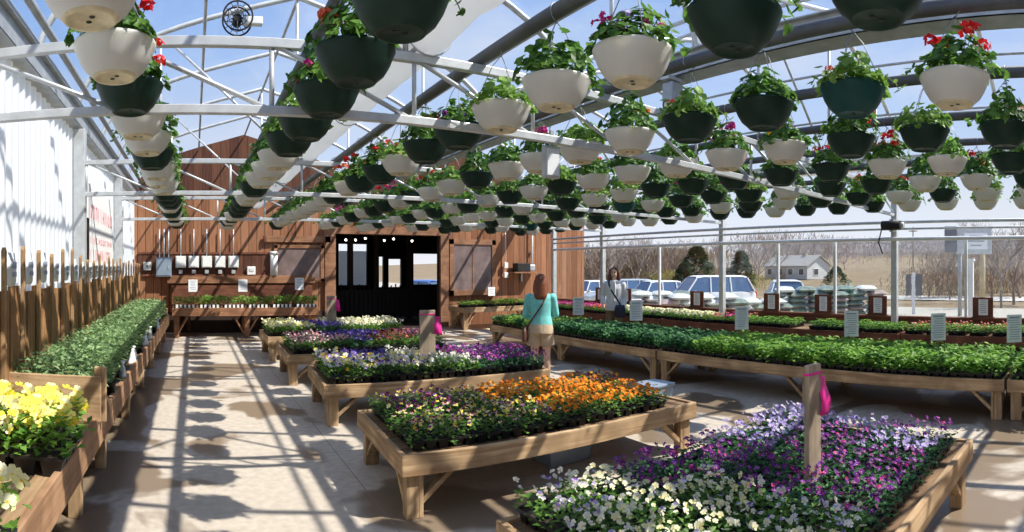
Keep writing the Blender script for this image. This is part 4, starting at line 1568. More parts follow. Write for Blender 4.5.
def mixed_blooms(seed, w, d, z0, z1, specs, r):
    """several colours in one flat; specs: (count, top, low, eye)"""
    rng = np.random.default_rng(seed)
    V, F, MI, mats = [], [], [], []
    for cnt, a, b_, e in specs:
        x = rng.uniform(-w / 2 - .02, w / 2 + .02, cnt)
        y = rng.uniform(-d / 2 - .02, d / 2 + .02, cnt)
        z = rng.uniform(z0, z1, cnt)
        N = np.array((0, -.5, .75)) + rng.normal(0, .42, (cnt, 3))
        v, f, m = violas(rng, np.stack([x, y, z], 1), N, np.full(cnt, r))
        o, mo = len(V), len(mats)
        V += v
        F += [tuple(i + o for i in q) for q in f]
        MI += [q + mo for q in m]
        mats += [M[a], M[b_], M[e]]
    return npmesh('bed_blossoms', V, F, MI, mats)


KIND = {}


def kind(name, words_, fol, blo, tray=TRAY):
    KIND[name] = (words_, fol, blo, tray)


FOLV = [bed_foliage(100 + s, TW, TD, .03, .185, 400, .042, .024, 'leaf', .5, .034) for s in range(3)]
FOLP = [bed_foliage(110 + s, TW, TD, .05, .18, 300, .046, .026, 'leaf_mid') for s in range(2)]
FOLD = [bed_foliage(120 + s, TW, TD, .03, .16, 380, .040, .024, 'leaf_cool', .5, .034) for s in range(2)]
vr = .0172
b_ = lambda specs, s0, zz=(.14, .205), r=vr, k=3: [mixed_blooms(s0 + s, TW, TD, zz[0], zz[1], specs, r) for s in range(k)]
kind('orange', 'bright orange violas', FOLV, b_([(95, 'p_orange', 'p_orange', 'p_gold'), (25, 'p_orange2', 'p_orange2', 'p_gold')], 200))
kind('orange_burgundy', 'burgundy-orange violas', FOLV, b_([(30, 'p_orange', 'p_orange', 'p_gold'), (42, 'p_burgundy', 'p_burgundy', 'p_gold'), (8, 'p_gold', 'p_gold', 'p_gold')], 210))
kind('purple_yellow', 'purple-yellow violas', FOLV, b_([(34, 'p_purple', 'p_yellow', 'p_gold'), (20, 'p_burgundy', 'p_mauve', 'p_gold'), (12, 'p_pale', 'p_pale', 'p_gold'), (8, 'p_gold', 'p_yellow', 'p_gold')], 220))
kind('purple_yellow_dark', 'dark purple yellow-faced violas', FOLV, b_([(38, 'p_purple', 'p_burgundy', 'p_gold'), (16, 'p_violet', 'p_yellow', 'p_gold'), (8, 'p_mauve', 'p_pale', 'p_gold')], 230))
kind('white_yellow', 'yellow-faced white violas', FOLV, b_([(46, 'p_white', 'p_cream', 'p_gold'), (26, 'p_cream', 'p_pale', 'p_gold'), (8, 'p_lilac', 'p_white', 'p_gold')], 240))
kind('white_blue', 'pale blue-white violas', FOLV, b_([(30, 'p_white', 'p_white', 'p_gold'), (26, 'p_lilac', 'p_white', 'p_gold'), (7, 'p_violet', 'p_lilac', 'p_gold')], 250))
kind('purple', 'deep purple violas', FOLD, b_([(46, 'p_purple', 'p_purple', 'p_gold'), (18, 'p_violet', 'p_purple', 'p_gold'), (12, 'p_magenta', 'p_purple', 'p_gold')], 260))
kind('lilac', 'lilac violas', FOLD, b_([(58, 'p_lilac', 'p_lilac', 'p_gold'), (22, 'p_violet', 'p_lilac', 'p_gold'), (12, 'p_white', 'p_lilac', 'p_gold')], 270))
kind('blue', 'blue purple violas', FOLD, b_([(70, 'p_blue', 'p_blue', 'p_gold'), (22, 'p_violet', 'p_violet', 'p_gold')], 280))
kind('dark_red', 'dark red pansies', FOLV, b_([(44, 'p_burgundy', 'p_burgundy', 'p_gold'), (14, 'p_coral', 'p_burgundy', 'p_gold'), (6, 'p_violet', 'p_violet', 'p_gold')], 290))
kind('mauve', 'pink-mauve pansies', FOLV, b_([(34, 'p_mauve', 'p_pink', 'p_gold'), (18, 'p_pink', 'p_white', 'p_gold'), (10, 'p_burgundy', 'p_mauve', 'p_gold')], 300))
kind('pastel', 'mixed pastel pansies', FOLV, b_([(24, 'p_white', 'p_white', 'p_gold'), (20, 'p_yellow', 'p_pale', 'p_gold'), (16, 'p_violet', 'p_lilac', 'p_gold'), (8, 'p_lilac', 'p_white', 'p_gold'), (4, 'p_gold', 'p_gold', 'p_gold')], 310, (.14, .215), .024))
kind('white', 'white violas', FOLP, b_([(56, 'p_white', 'p_white', 'p_gold'), (14, 'p_cream', 'p_white', 'p_gold')], 320))
kind('cream', 'creamy yellow pansies', FOLP, b_([(46, 'p_cream', 'p_pale', 'p_gold'), (26, 'p_yellow', 'p_pale', 'p_gold')], 330, (.14, .21), .024))
kind('pale', 'pale lemon white pansies', FOLP, b_([(52, 'p_cream', 'p_white', 'p_gold'), (18, 'p_pale', 'p_pale', 'p_gold')], 340, (.14, .21), .024))

# green seedlings
tall = lambda s, mat, h, L=.075, W=.042, n=330: bed_foliage(s, .56, .29, .05, h, n, L, W, mat, .7, .025)
kind('tomato', 'leafy blue-green seedlings', [tall(400 + s, 'leaf_blue', .36, .062, .03, 420) for s in range(4)], [None], TRAYW)
kind('pepper', 'bright green seedlings', [tall(410 + s, 'leaf_mid', .29, .085, .042) for s in range(3)], [None], TRAYW)
kind('cabbage', 'bluish leafy seedlings', [tall(420 + s, 'leaf_cool', .25, .085, .05, 300) for s in range(2)], [None], TRAYW)
kind('lime', 'lime green seedlings', [tall(430 + s, 'leaf_lime', .26, .08, .045, 280) for s in range(2)], [None], TRAYW)
bw = lambda s, specs, r=.022: [mixed_blooms(s, .56, .29, .13, .2, specs, r)]
FOLW = [bed_foliage(440 + s, .56, .29, .05, .17, 300, .05, .03, 'leaf_mid') for s in range(2)]
kind('low_green', 'low green seedlings', FOLW, [None], TRAYW)
kind('low_pink', 'hot pink bedding flowers', FOLW, bw(450, [(70, 'p_magenta', 'p_magenta', 'p_pink')]), TRAYW)
kind('low_coral', 'coral red bedding flowers', FOLW, bw(451, [(60, 'p_coral', 'p_red', 'p_gold')]), TRAYW)
kind('low_cream', 'cream white bedding flowers', FOLW, bw(452, [(90, 'p_cream', 'p_pale', 'p_gold')], .026), TRAYW)
kind('low_rose', 'sparse rosy bedding flowers', FOLW, bw(453, [(26, 'p_pink', 'p_coral', 'p_gold')]), TRAYW)

rgf = random.Random(303)


def flat(k, x, y, z, rz, lab, group, sc=1.0, sz=1.0, cat='plant tray'):
    words_, fol, blo, tray = KIND[k]
    nm = 'plant_tray' if blo == [None] else 'flower_tray'
    t = empty(nm, (x, y, z), lab, cat, rz, group)
    t.scale = (sc, 1, 1)
    link('tray', tray, t)
    f = link('foliage', rgf.choice(fol), t)
    q = rgf.choice(blo)
    g = None
    if q is not None:
        g = link('blossoms', q, t)
    h = sz * rgf.uniform(.93, 1.07)
    f.scale = (1, 1, h)
    if g:
        g.scale = (1, 1, h)
    return t


# ------------------------------------------------------------------ the five flower tables along the aisle
TOP = .45
TABLES = [  # x centre, y centre, yaw, label, short name
    (2.76, 1.64, R(-1.0), 'low lumber flower table filled with purple and white violas', 'white-and-purple viola table'),
    (2.77, 4.10, R(-3.2), 'low lumber flower table with the orange violas', 'orange-flowered table'),
    (2.80, 6.45, R(-4.0), 'low lumber flower table with mixed pastel pansies and a stake', 'pastel-flowered table'),
    (2.70, 8.68, R(-2), 'low lumber flower table of mauve, blue and dark red flowers', 'mauve-flowered table'),
    (2.69, 10.9, R(0), 'low lumber flower table of creamy pansies before the doorway', 'cream-flowered table'),
]
LAY = [
    (['white_yellow', 'white_yellow', 'white_blue', 'purple', 'purple', 'purple', 'lilac', 'purple'], ['white_yellow', 'white_yellow', 'white_yellow', 'purple', 'purple', 'purple', 'purple', 'lilac'],
     ['white_blue', 'white_yellow', 'purple', 'purple', 'purple', 'lilac', 'lilac', 'lilac']),
    (['purple_yellow', 'purple_yellow', 'purple_yellow', 'purple_yellow', 'orange', 'orange', 'orange', 'orange'], ['purple_yellow_dark', 'purple_yellow_dark', 'purple_yellow', 'orange', 'orange', 'orange', 'orange', 'orange_burgundy']),
    (['pastel', 'pastel', 'pastel', 'pastel', 'white', 'white', 'purple', 'purple', 'purple'], ['pastel', 'blue', 'blue', 'white', 'white', 'purple', 'purple', 'purple', 'purple']),
    (['mauve', 'mauve', 'mauve', 'blue', 'dark_red', 'dark_red', 'dark_red', 'dark_red'], ['mauve', 'mauve', 'blue', 'blue', 'blue', 'dark_red', 'dark_red', 'purple']),
    (['cream', 'cream', 'cream', 'blue', 'blue', 'pale', 'pale', 'pale', 'pale'], ['cream', 'cream', 'blue', 'blue', 'pale', 'pale', 'pale', 'pale', 'pale']),
]
ROWW = {2: ['front row', 'back row'], 3: ['front row', 'middle row', 'back row']}
for i, (cx, cy, yaw, lab, short) in enumerate(TABLES):
    W = 1.56 if i == 0 else 1.30
    L = 2.76 if i in (1, 2) else 2.68
    t = empty('flower_table', (cx, cy, 0), lab, 'plant table', yaw, 'low flower tables along the aisle')
    bench_parts(t, L, W, TOP, .145, (-L / 2 + .09, L / 2 - .09), 'wood_x', 'wood_y', 'wood_z')
    rows = LAY[i]
    rot = Matrix.Rotation(yaw, 3, 'Z')
    nr = len(rows)
    dep = TD if nr == 2 else .475
    for r, row in enumerate(rows):
        for c, k in enumerate(row):
            lx = -L / 2 + (.10 if len(row) < 9 else (.045 if i != 2 else .072)) + ((.297 if len(row) < 9 else (.296 if i == 2 else .288)) * (c + .5)) + rgf.uniform(-.004, .004)
            ly = (-W / 2 + .10 if nr == 2 else -W / 2 + .10) + (dep + (.012 if nr == 2 else .0)) * r + dep / 2
            p = rot @ Vector((lx, ly, 0))
            f = flat(k, cx + p.x, cy + p.y, TOP - .016, yaw + rgf.uniform(-.02, .02), 'tray of %s, %s from aisle, %s, %s' % (KIND[k][0], ordw(c), ROWW[nr][r], short),
                     'flower trays on ' + short)
            if i in (2, 3, 4):
                f.scale = (1, 1, 1.18)
            if nr == 3:
                f.scale = (1, .89, 1)
stake_sign(2.78, 1.46, TOP - .017, 1.17, 'weathered wooden stake with pink ribbon among the purple violas', R(-8))
stake_sign(2.76, 6.33, TOP - .017, 1.19, 'weathered wooden stake with pink ribbon among the white pansies', R(-14), .19)
stake_sign(2.70, 10.9, TOP - .017, 1.15, 'weathered wooden stake with pink ribbon on the cream-flowered table', R(-10), .19)

# dark totes stored under the second table and beyond it
for k, (x, y, sx, sy, h, lab) in enumerate(((3.05, 4.05, .5, .34, .27, 'blue grey storage tote standing under the orange-flowered table'),
                                            (4.55, 4.35, .32, .3, .42, 'dark blue bucket-like tote standing behind the orange-flowered table end'))):
    t = empty('storage_tote', (x, y, 0), lab, 'tote')
    b = MB()
    a_, c_ = .86, 1.0
    vs = [(-sx / 2 * a_, -sy / 2 * a_, 0), (sx / 2 * a_, -sy / 2 * a_, 0), (sx / 2 * a_, sy / 2 * a_, 0), (-sx / 2 * a_, sy / 2 * a_, 0),
          (-sx / 2, -sy / 2, h), (sx / 2, -sy / 2, h), (sx / 2, sy / 2, h), (-sx / 2, sy / 2, h)]
    b.add(vs, [(3, 2, 1, 0), (0, 1, 5, 4), (1, 2, 6, 5), (2, 3, 7, 6), (3, 0, 4, 7), (4, 5, 6, 7)])
    b.build('tote_body', M['box_blue'], t, (0, 0, 0), 0, .01)
    MB().box((0, 0, h), (sx + .03, sy + .03, .03)).build('lid', M['box_blue'], t, (0, 0, 0), 0, .008)

# ------------------------------------------------------------------ long bench along the white wall
BZ = .59
t = empty('side_bench', (-1.0, 7.4, 0), 'long lumber plant bench running along the white sheet wall', 'plant bench', -R(.8))
b = MB()
Y0, Y1 = 1.2, 13.3
c0 = (Y0 + Y1) / 2 - 7.4
LL_ = Y1 - Y0
MB().box((.34, c0, BZ - .10), (.04, LL_, .235)).build('front_board', M['bench_red_y'], t, (0, 0, 0), 0, .006)
MB().box((-.33, c0, BZ - .06), (.04, LL_, .12)).build('back_board', M['bench_red_y'], t, (0, 0, 0), 0, .006)
for k in range(5):
    x = -.31 + .64 * (k + .5) / 5
    MB().box((x, c0, BZ - .035), (.115, LL_, .03)).build('deck_plank', M['wood_y'], t)
for k in range(8):
    y = Y0 + .35 + (LL_ - .7) * k / 7 - 7.4
    if k in (0,):
        y = 1.85 - 7.4
    if k == 1:
        y = 3.83 - 7.4
    for x in (.25, -.27):
        MB().box((x, y, (BZ - .05) / 2), (.09, .09, BZ - .05)).build('leg', M['wood_z'], t, (0, 0, 0), 0, .006)
    MB().bar((.2, y, .1), (-.05, y, BZ - .12), .04, .075, 0, (0, 1, 0)).build('brace', M['wood_x'], t)
# raised crate that holds the seedlings
t = empty('seedling_crate', (-.985, 8.5, BZ - .02), 'raised board crate on the side bench holding the green seedlings', 'crate', -R(.8))
MB().box((.02, -4.40, .175), (.72, .035, .33)).build('end_board', M['wood_x'], t, (0, 0, 0), 0, .006)
MB().box((.365, -4.34, .20), (.09, .05, .40)).build('corner_post', M['wood_z'], t, (0, 0, 0), 0, .006)
MB().box((.0, 4.70, .1), (.66, .03, .2)).build('end_board', M['wood_x'], t, (0, 0, 0), 0, .006)
MB().box((-.335, .1, .16), (.03, 9.1, .32)).build('side_board', M['bench_red_y'], t, (0, 0, 0), 0, .006)
MB().box((.0, .1, .012), (.62, 9.1, .02)).build('bottom_board', M['deck'], t)
n = 30
for k in range(n):
    y = 4.27 + k * .30
    flat('tomato', -1.035 + .014 * (y - 7.4) + rgf.uniform(-.01, .01), y, BZ + .004, rgf.choice((0, PI)) + rgf.uniform(-.03, .03), 'tray of leafy blue-green seedlings on the side bench, %s behind its end board' % ordw(k), 'seedling trays on the side bench', 1.10, 1.28)
# white pots and bags along the bench edge
rg = random.Random(9)
for k in range(9):
    y = 4.25 + k * .78 + rg.uniform(-.1, .1)
    if k % 3 != 1:
        t = empty('white_bag', (-.695 + .014 * (y - 7.4), y, BZ - .02), 'crumpled white plastic bag on the side-bench edge, %s from its end board' % ordw(k), 'bag', rg.uniform(-.5, .5), 'white bags along the bench edge')
        hh = rg.uniform(.14, .22)
        b = MB()
        n_ = 12
        rs = []
        for q in range(7):
            u = q / 6
            rs.append(((rg.uniform(-.004, .004), rg.uniform(-.01, .01), hh * u), .045 * (1 - .75 * u * u) * rg.uniform(.85, 1.1), .085 * (1 - .6 * u * u) * rg.uniform(.85, 1.1)))
        b.rings(rs, n_)
        b.build('bag_body', M['bag_white'], t)
        MB().tube([(0, 0, hh - .01), (.004, .01, hh + .03)], [.016, .03], 8).build('bag_neck', M['bag_white'], t)
    else:
        t = empty('nursery_pot', (-.695 + .014 * (y - 7.4), y, BZ - .02), 'small black nursery pot on the side-bench edge, %s from its end board' % ordw(k), 'pot', 0, 'pots along the bench edge')
        MB().lathe([(0, 0), (.04, 0), (.052, .11), (.056, .11), (.056, .125), (.049, .125), (.047, .1), (0, .1)], 18).build('pot_body', M['black'], t)
        r_ = np.random.default_rng(k)
        P = r_.normal(0, .025, (26, 3)) + np.array([0, 0, .17])
        V, F = leaf_cloud(r_, P, r_.normal(0, 1, (26, 3)) + np.array([0, 0, .6]), np.full(26, .06), np.full(26, .032))
        link('foliage', npmesh('pot_foliage', V, F, np.zeros(len(F)), [M['leaf_blue']]), t)

# big yellow pansies on the near end of the side bench
def pansy_pack(seed, colours):
    rng = np.random.default_rng(seed)
    n = 150
    a = rng.uniform(0, 2 * PI, n)
    x, y = rng.uniform(-.17, .17, n), rng.uniform(-.17, .17, n)
    P = np.stack([x, y, .10 + .20 * rng.uniform(0, 1, n)], 1)
    V, F = leaf_cloud(rng, P, np.stack([np.cos(a), np.sin(a), rng.uniform(0, .9, n)], 1), np.full(n, .07), np.full(n, .04))
    fol = npmesh('pansy_foliage', V, F, np.zeros(len(F)), [M['leaf_mid']])
    V, F, MI, mats = [], [], [], []
    for cnt, a_, b2, e in colours:
        p = np.stack([rng.uniform(-.18, .18, cnt), rng.uniform(-.18, .18, cnt), rng.uniform(.24, .37, cnt)], 1)
        N = np.array((.3, -.75, .5)) + rng.normal(0, .4, (cnt, 3))
        v, f, m = violas(rng, p, N, np.full(cnt, .036))
        o, mo = len(V), len(mats)
        V += v
        F += [tuple(i + o for i in q) for q in f]
        MI += [q + mo for q in m]
        mats += [M[a_], M[b2], M[e]]
    return fol, npmesh('pansy_blossoms', V, F, MI, mats)


PP = [pansy_pack(1, [(22, 'p_yellow', 'p_yellow', 'p_gold'), (16, 'p_pale', 'p_yellow', 'p_gold')]), pansy_pack(2, [(26, 'p_pale', 'p_pale', 'p_gold'), (12, 'p_yellow', 'p_yellow', 'p_gold')]),
      pansy_pack(3, [(34, 'p_cream', 'p_pale', 'p_gold'), (10, 'p_pale', 'p_yellow', 'p_gold')])]
spots = [(-.83, 3.10, 0, 'bench-edge side, front row'), (-1.15, 3.10, 1, 'fence side, front row'), (-.83, 3.44, 0, 'bench-edge side, back row'), (-1.15, 3.44, 0, 'fence side, back row')]
for k, (x, y, v, where) in enumerate(spots):
    t = empty('pansy_pack', (x, y, BZ - .02), 'black pack of big yellow pansies on the side bench, %s' % where, 'flower pack', k * PI / 2 * 0, 'yellow pansy packs')
    link('tray', TRAYB, t)
    link('foliage', PP[v][0], t)
    link('blossoms', PP[v][1], t, (0, 0, 0), 0)
for k, (x, y, v, lab) in enumerate(((-.83, 1.98, 2, 'black pack of creamy yellow pansies alone at the bench end by the edge'), (-1.14, 1.98, 1, 'black pack of creamy pansies against the fence at the bench end'))):
    t = empty('pansy_pack', (x, y, BZ - .02), lab, 'flower pack', 0, 'creamy pansy packs')
    link('tray', TRAYB, t)
    link('foliage', PP[v][0], t)
    link('blossoms', PP[v][1], t)

# ------------------------------------------------------------------ long benches on the window side
SEG = [(-4.05, .90), (.93, 5.90), (5.94, 10.9)]
NM = ['first from camera', 'second from camera', 'third from camera']
for i, (ya, yb) in enumerate(SEG):
    t = empty('seedling_bench', (6.92, (ya + yb) / 2, 0), 'long low lumber bench of green seedlings on the window side, %s' % NM[i], 'plant bench', PI / 2 * -1, 'window-side seedling benches')
    # turned so that the local front faces the aisle
    L, W = yb - ya, 1.34
    bench_parts(t, L, W, .46, .14, (-L / 2 + .08, 0, L / 2 - .08))
    n = int(L / .31)
    for k in range(n):
        y = ya + (L - .06) * (k + .5) / n + .03
        for r, x in enumerate((6.58, 7.20)):
            gl = (ya + (k + .5) * .31)
            kk = 'pepper' if gl < 5.2 else ('cabbage' if gl < 8.6 else 'lime')
            if gl > 8.4 and k % 3 == 0:
                kk = 'cabbage'
            flat(kk, x, y, .46 - .017, rgf.choice((0, PI)), 'tray of %s, %s along, %s side, window-side bench %s' % (KIND[kk][0], ordw(k), 'aisle' if r == 0 else 'window', NM[i]), 'seedling trays on the window-side bench ' + NM[i], 1.04)

# stained shelf bench under the window
SEG2 = [(-2.0, 2.9), (2.95, 7.9), (7.95, 12.6)]
for i, (ya, yb) in enumerate(SEG2):
    t = empty('window_bench', (9.12, (ya + yb) / 2, 0), 'red-brown stained bench under the window wall, %s' % NM[i], 'plant bench', -PI / 2, 'stained benches under the window')
    L, W = yb - ya, 1.28
    bench_parts(t, L, W, .66, .15, (-L / 2 + .08, 0, L / 2 - .08), 'red_x', 'red_y', 'red_x', False)
    n = int(L / .33)
    for k in range(n):
        y = ya + L * (k + .5) / n
        kk = 'low_green'
        if y > 9.6:
            kk = 'low_pink' if y > 10.3 else 'low_coral'
        elif y > 6.9:
            kk = 'low_cream'
        elif y > 5.9:
            kk = 'low_rose' if k % 2 else 'low_pink'
        elif 3.0 > y > 1.0:
            kk = 'low_rose'
        if 4.55 < y < 4.85 or 3.3 < y < 3.55 and False:
            continue
        flat(kk, 8.86 + rgf.uniform(-.02, .02), y, .66 - .017, 0, 'tray of %s under the window, %s along, stained bench %s' % (KIND[kk][0], ordw(k), NM[i]), 'trays under the window ' + NM[i], 1.0, 1.0)

# framed signs on the window rail
for k, y in enumerate((11.4, 10.4, 8.1, 6.14, 4.96, 3.83, 1.85)):
    t = empty('sign_holder', (XR - .03, y, .823), 'brown framed sign on the window rail, %s from the barn end' % ordw(k), 'sign', -PI / 2 + rgf.uniform(-.06, .06), 'brown framed signs on the window rail')
    MB().box((0, .012, .18), (.37, .03, .36)).build('backing_board', M['red_x'], t, (0, 0, 0), 0, .006)
    MB().box((0, .012, .008), (.40, .09, .016)).build('foot', M['red_x'], t, (0, 0, 0), 0, .004)
    MB().box((.01, -.007, .185), (.17, .006, .28)).build('paper_sheet', M['paper'], t)
    b = MB()
    rg = random.Random(k)
    for q in range(7):
        b.box((.01 + rg.uniform(-.012, .012), -.011, .30 - q * .034), (rg.uniform(.08, .13), .002, .010))
    b.build('print', M['ink'], t)
# white placards on stakes along the window-side benches
for k, (y, ww) in enumerate(((9.35, .23), (7.62, .24), (5.22, .22), (3.31, .21), (2.02, .21), (.98, .21))):
    t = empty('seed_placard', (7.50, y, .443), 'white printed placard on a stake behind the window-side seedlings, %s from the barn end' % ordw(k), 'placard', -math.atan2(7.5, y) * .55 - .25, 'white placards among the seedlings')
    MB().box((0, .012, .16), (.03, .012, .34)).build('stake', M['stake'], t)
    MB().box((0, 0, .455), (ww, .008, .37)).build('card', M['paper'], t)
    b = MB()
    rg = random.Random(k + 50)
    b.box((0, -.006, .60), (ww * .7, .002, .022))
    for q in range(9):
        b.box((rg.uniform(-.012, .012), -.006, .565 - q * .031), (ww * rg.uniform(.5, .8), .002, .009))
    b.build('print', M['ink'], t)

# ------------------------------------------------------------------ benches against the barn wall
t = empty('barn_bench', (1.3, 14.3, 0), 'stained wooden bench of seedlings against the barn wall below the boxes', 'plant bench')
bench_parts(t, 3.62, .95, .73, .2, (-1.72, 0, 1.72), 'bench_red_x', 'bench_red_y', 'bench_red_x', True)
for k in range(6):
    for r, y in enumerate((14.02,)):
        kk = ('low_green', 'lime', 'low_green', 'lime', 'low_green', 'lime')[k]
        flat(kk, -.19 + k * .595, y + .02, .713, 0, 'tray of %s on the barn-wall bench, %s from the white wall' % (KIND[kk][0], ordw(k)), 'trays on the barn-wall bench', 1.0, 1.25 if kk == 'lime' else 1.9)
        if k < 6:
            t = empty('label_row', (-.19 + k * .595, 13.865, .713), 'white plastic row label block at the tray edge, %s from the white wall' % ordw(k), 'plant labels', 0, 'white label blocks on the barn-wall bench')
            for q in range(5):
                MB().box((-.2 + q * .1, 0, .05), (.055, .012, .09)).build('plant_label', M['white'], t)
            MB().box((0, 0, .006), (.5, .02, .012)).build('base_strip', M['white'], t)
t = empty('back_rest_board', (1.3, 14.84, 0), 'dark board leaning behind the barn-wall bench seedlings', 'board')
MB().box((0, 0, 1.0), (3.7, .03, .5)).build('plank', M['red_x'], t)
for x in (-1.4, 1.4):
    MB().box((x, 0, .4), (.06, .05, .8)).build('upright', M['red_x'], t)
t = empty('barn_bench', (8.35, 14.2, 0), 'small lumber bench against the barn wall between doorway and seedlings', 'plant bench')
bench_parts(t, 2.6, .95, .62, .14, (-1.21, 1.21))
for k in range(4):
    kk = ('lime', 'lime', 'pepper', 'lime')[k]
    flat(kk, 7.42 + k * .6, 14.12, .603, 0, 'tray of %s on the small barn bench, %s from the doorway' % (KIND[kk][0], ordw(k)), 'trays on the small barn bench', 1.0, .8)
# ------------------------------------------------------------------ people
def remesh(o, vox, sm=4):
    r = o.modifiers.new('skin', 'REMESH')
    r.mode = 'VOXEL'
    r.voxel_size = vox
    r.use_smooth_shade = True
    s = o.modifiers.new('soften', 'SMOOTH')
    s.iterations = sm
    s.factor = .5


def limb(mb, pts, rr, n=12):
    """tapering tube with rounded ends"""
    mb.tube(pts, rr, n)
    mb.ball(pts[0], rr[0] * .99, 0, n, 8)
    mb.ball(pts[-1], rr[-1] * .99, 0, n, 8)


def hand(mb, wrist, d, palm_n, s=1.0, curl=.5, side=1):
    """palm, four fingers of unequal length bent at the knuckles and a thumb from the palm's side"""
    d = Vector(d).normalized()
    n_ = Vector(palm_n).normalized()
    a = d.cross(n_).normalized() * side
    w_ = Vector(wrist)
    for q in (-.026, -.009, .009, .026):
        mb.tube([w_ + a * q * .8 * s, w_ + d * .045 * s + a * q * s, w_ + d * .088 * s + a * q * s], [.015 * s, .016 * s, .012 * s], 8)
    for q, L in ((-.028, .058), (-.0095, .072), (.0095, .078), (.028, .066)):
        p = w_ + d * .086 * s + a * q * s
        p1 = p + (d * math.cos(curl * .5) + n_ * math.sin(curl * .5)) * L * .45 * s
        p2 = p1 + (d * math.cos(curl) + n_ * math.sin(curl)) * L * .33 * s
        p3 = p2 + (d * math.cos(curl * 1.5) + n_ * math.sin(curl * 1.5)) * L * .25 * s
        mb.tube([p, p1, p2, p3], [.0095 * s, .009 * s, .0082 * s, .0068 * s], 8)
        mb.ball(p3, .0068 * s, 0, 8, 6)
    b0 = w_ + d * .025 * s + a * .034 * s
    b1 = b0 + (d * .6 + a * .7 + n_ * .35) * .038 * s
    b2 = b1 + (d * .85 + a * .3 + n_ * .4) * .034 * s
    mb.tube([w_ + d * .015 * s + a * .02 * s, b0, b1, b2], [.014 * s, .013 * s, .011 * s, .008 * s], 8)
    mb.ball(b2, .008 * s, 0, 8, 6)


def figure(t, H, arms, legs, turn=0.0, face=True):
    """one continuous body. arms: [(shoulder, elbow, wrist, hand dir, palm normal)], legs: [(hip, knee, ankle, toe dir)]; faces +Y"""
    k = H / 1.65
    mb = MB()
    # torso
    mb.rings([((0, 0, .80 * k), .13 * k, .10 * k), ((0, 0, .86 * k), .165 * k, .115 * k), ((0, 0, .93 * k), .162 * k, .112 * k), ((0, 0, 1.02 * k), .128 * k, .092 * k),
              ((0, .004, 1.12 * k), .138 * k, .10 * k), ((0, .008, 1.22 * k), .158 * k, .11 * k), ((0, 0, 1.31 * k), .168 * k, .092 * k), ((0, -.004, 1.36 * k), .12 * k, .07 * k),
              ((0, 0, 1.40 * k), .062 * k, .056 * k)], 18)
    limb(mb, [(0, -.004, 1.36 * k), (0, .006, 1.42 * k), (0, .012, 1.48 * k)], [.056 * k, .05 * k, .05 * k])
    R_ = Matrix.Rotation(turn, 3, 'Z')
    hc = Vector((0, .02, 1.545 * k))

    def hp(x, y, z):
        return hc + R_ @ Vector((x * k, y * k, z * k))
    mb.ball(hp(0, -.008, .025), (.074 * k, .092 * k, .088 * k), 0, 18, 14, R_)
    mb.ball(hp(0, .018, -.038), (.058 * k, .066 * k, .072 * k), 0, 16, 12, R_)
    mb.ball(hp(0, .050, -.085), (.026 * k, .026 * k, .022 * k), 0, 10, 8, R_)
    mb.tube([hp(0, .078, .012), hp(0, .096, -.025), hp(0, .092, -.034)], [.009 * k, .015 * k, .011 * k], 8)
    mb.ball(hp(0, .100, -.028), .0125 * k, 0, 8, 6)
    for s in (-1, 1):
        mb.ball(hp(s * .075, -.005, -.008), (.012 * k, .02 * k, .032 * k), 0, 8, 8, R_)
        mb.ball(hp(s * .032, .070, -.02), (.022 * k, .018 * k, .02 * k), 0, 8, 8, R_)
    for sh, el, wr, hd, pn, sd in arms:
        limb(mb, [sh, tuple((Vector(sh) * .55 + Vector(el) * .45)), el], [.047 * k, .044 * k, .036 * k])
        limb(mb, [el, tuple((Vector(el) * .65 + Vector(wr) * .35)), wr], [.037 * k, .036 * k, .024 * k])
        hand(mb, wr, hd, pn, k, .55, sd)
    for hip, kn, an, toe in legs:
        limb(mb, [hip, tuple(Vector(hip) * .6 + Vector(kn) * .4), kn], [.083 * k, .074 * k, .052 * k], 14)
        mid = Vector(kn) * .66 + Vector(an) * .34
        limb(mb, [kn, tuple(mid + Vector((0, -.012 * k, 0))), an], [.052 * k, .052 * k, .033 * k], 14)
        a = Vector(an)
        d = Vector(toe).normalized()
        mb.tube([a - d * .05 + Vector((0, 0, -.035)), a + d * .06 + Vector((0, 0, -.04)), a + d * .15 + Vector((0, 0, -.055)), a + d * .175 + Vector((0, 0, -.058))],
                [.034 * k, .036 * k, .03 * k, .018 * k], 10)
    body = mb.build('body', M['skin'], t)
    remesh(body, .0085, 3)
    if face:
        for s in (-1, 1):
            MB().ball(hp(s * .031, .081, .008), (.0125 * k, .008 * k, .0085 * k), 0, 10, 8, R_).build('eye', M['eye'], t)
            MB().tube([hp(s * .017, .089, .027), hp(s * .034, .087, .032), hp(s * .050, .076, .027)], [.003, .004, .003], 6).build('eyebrow', M['hair_brown'], t)
        MB().tube([hp(-.023, .081, -.062), hp(0, .091, -.063), hp(.023, .081, -.062)], [.003, .0065, .003], 8).build('mouth', M['lip'], t)
    return hp, k


def garment(name, mb, mat, t, vox=.011, sm=5):
    o = mb.build(name, mat, t)
    remesh(o, vox, sm)
    return o


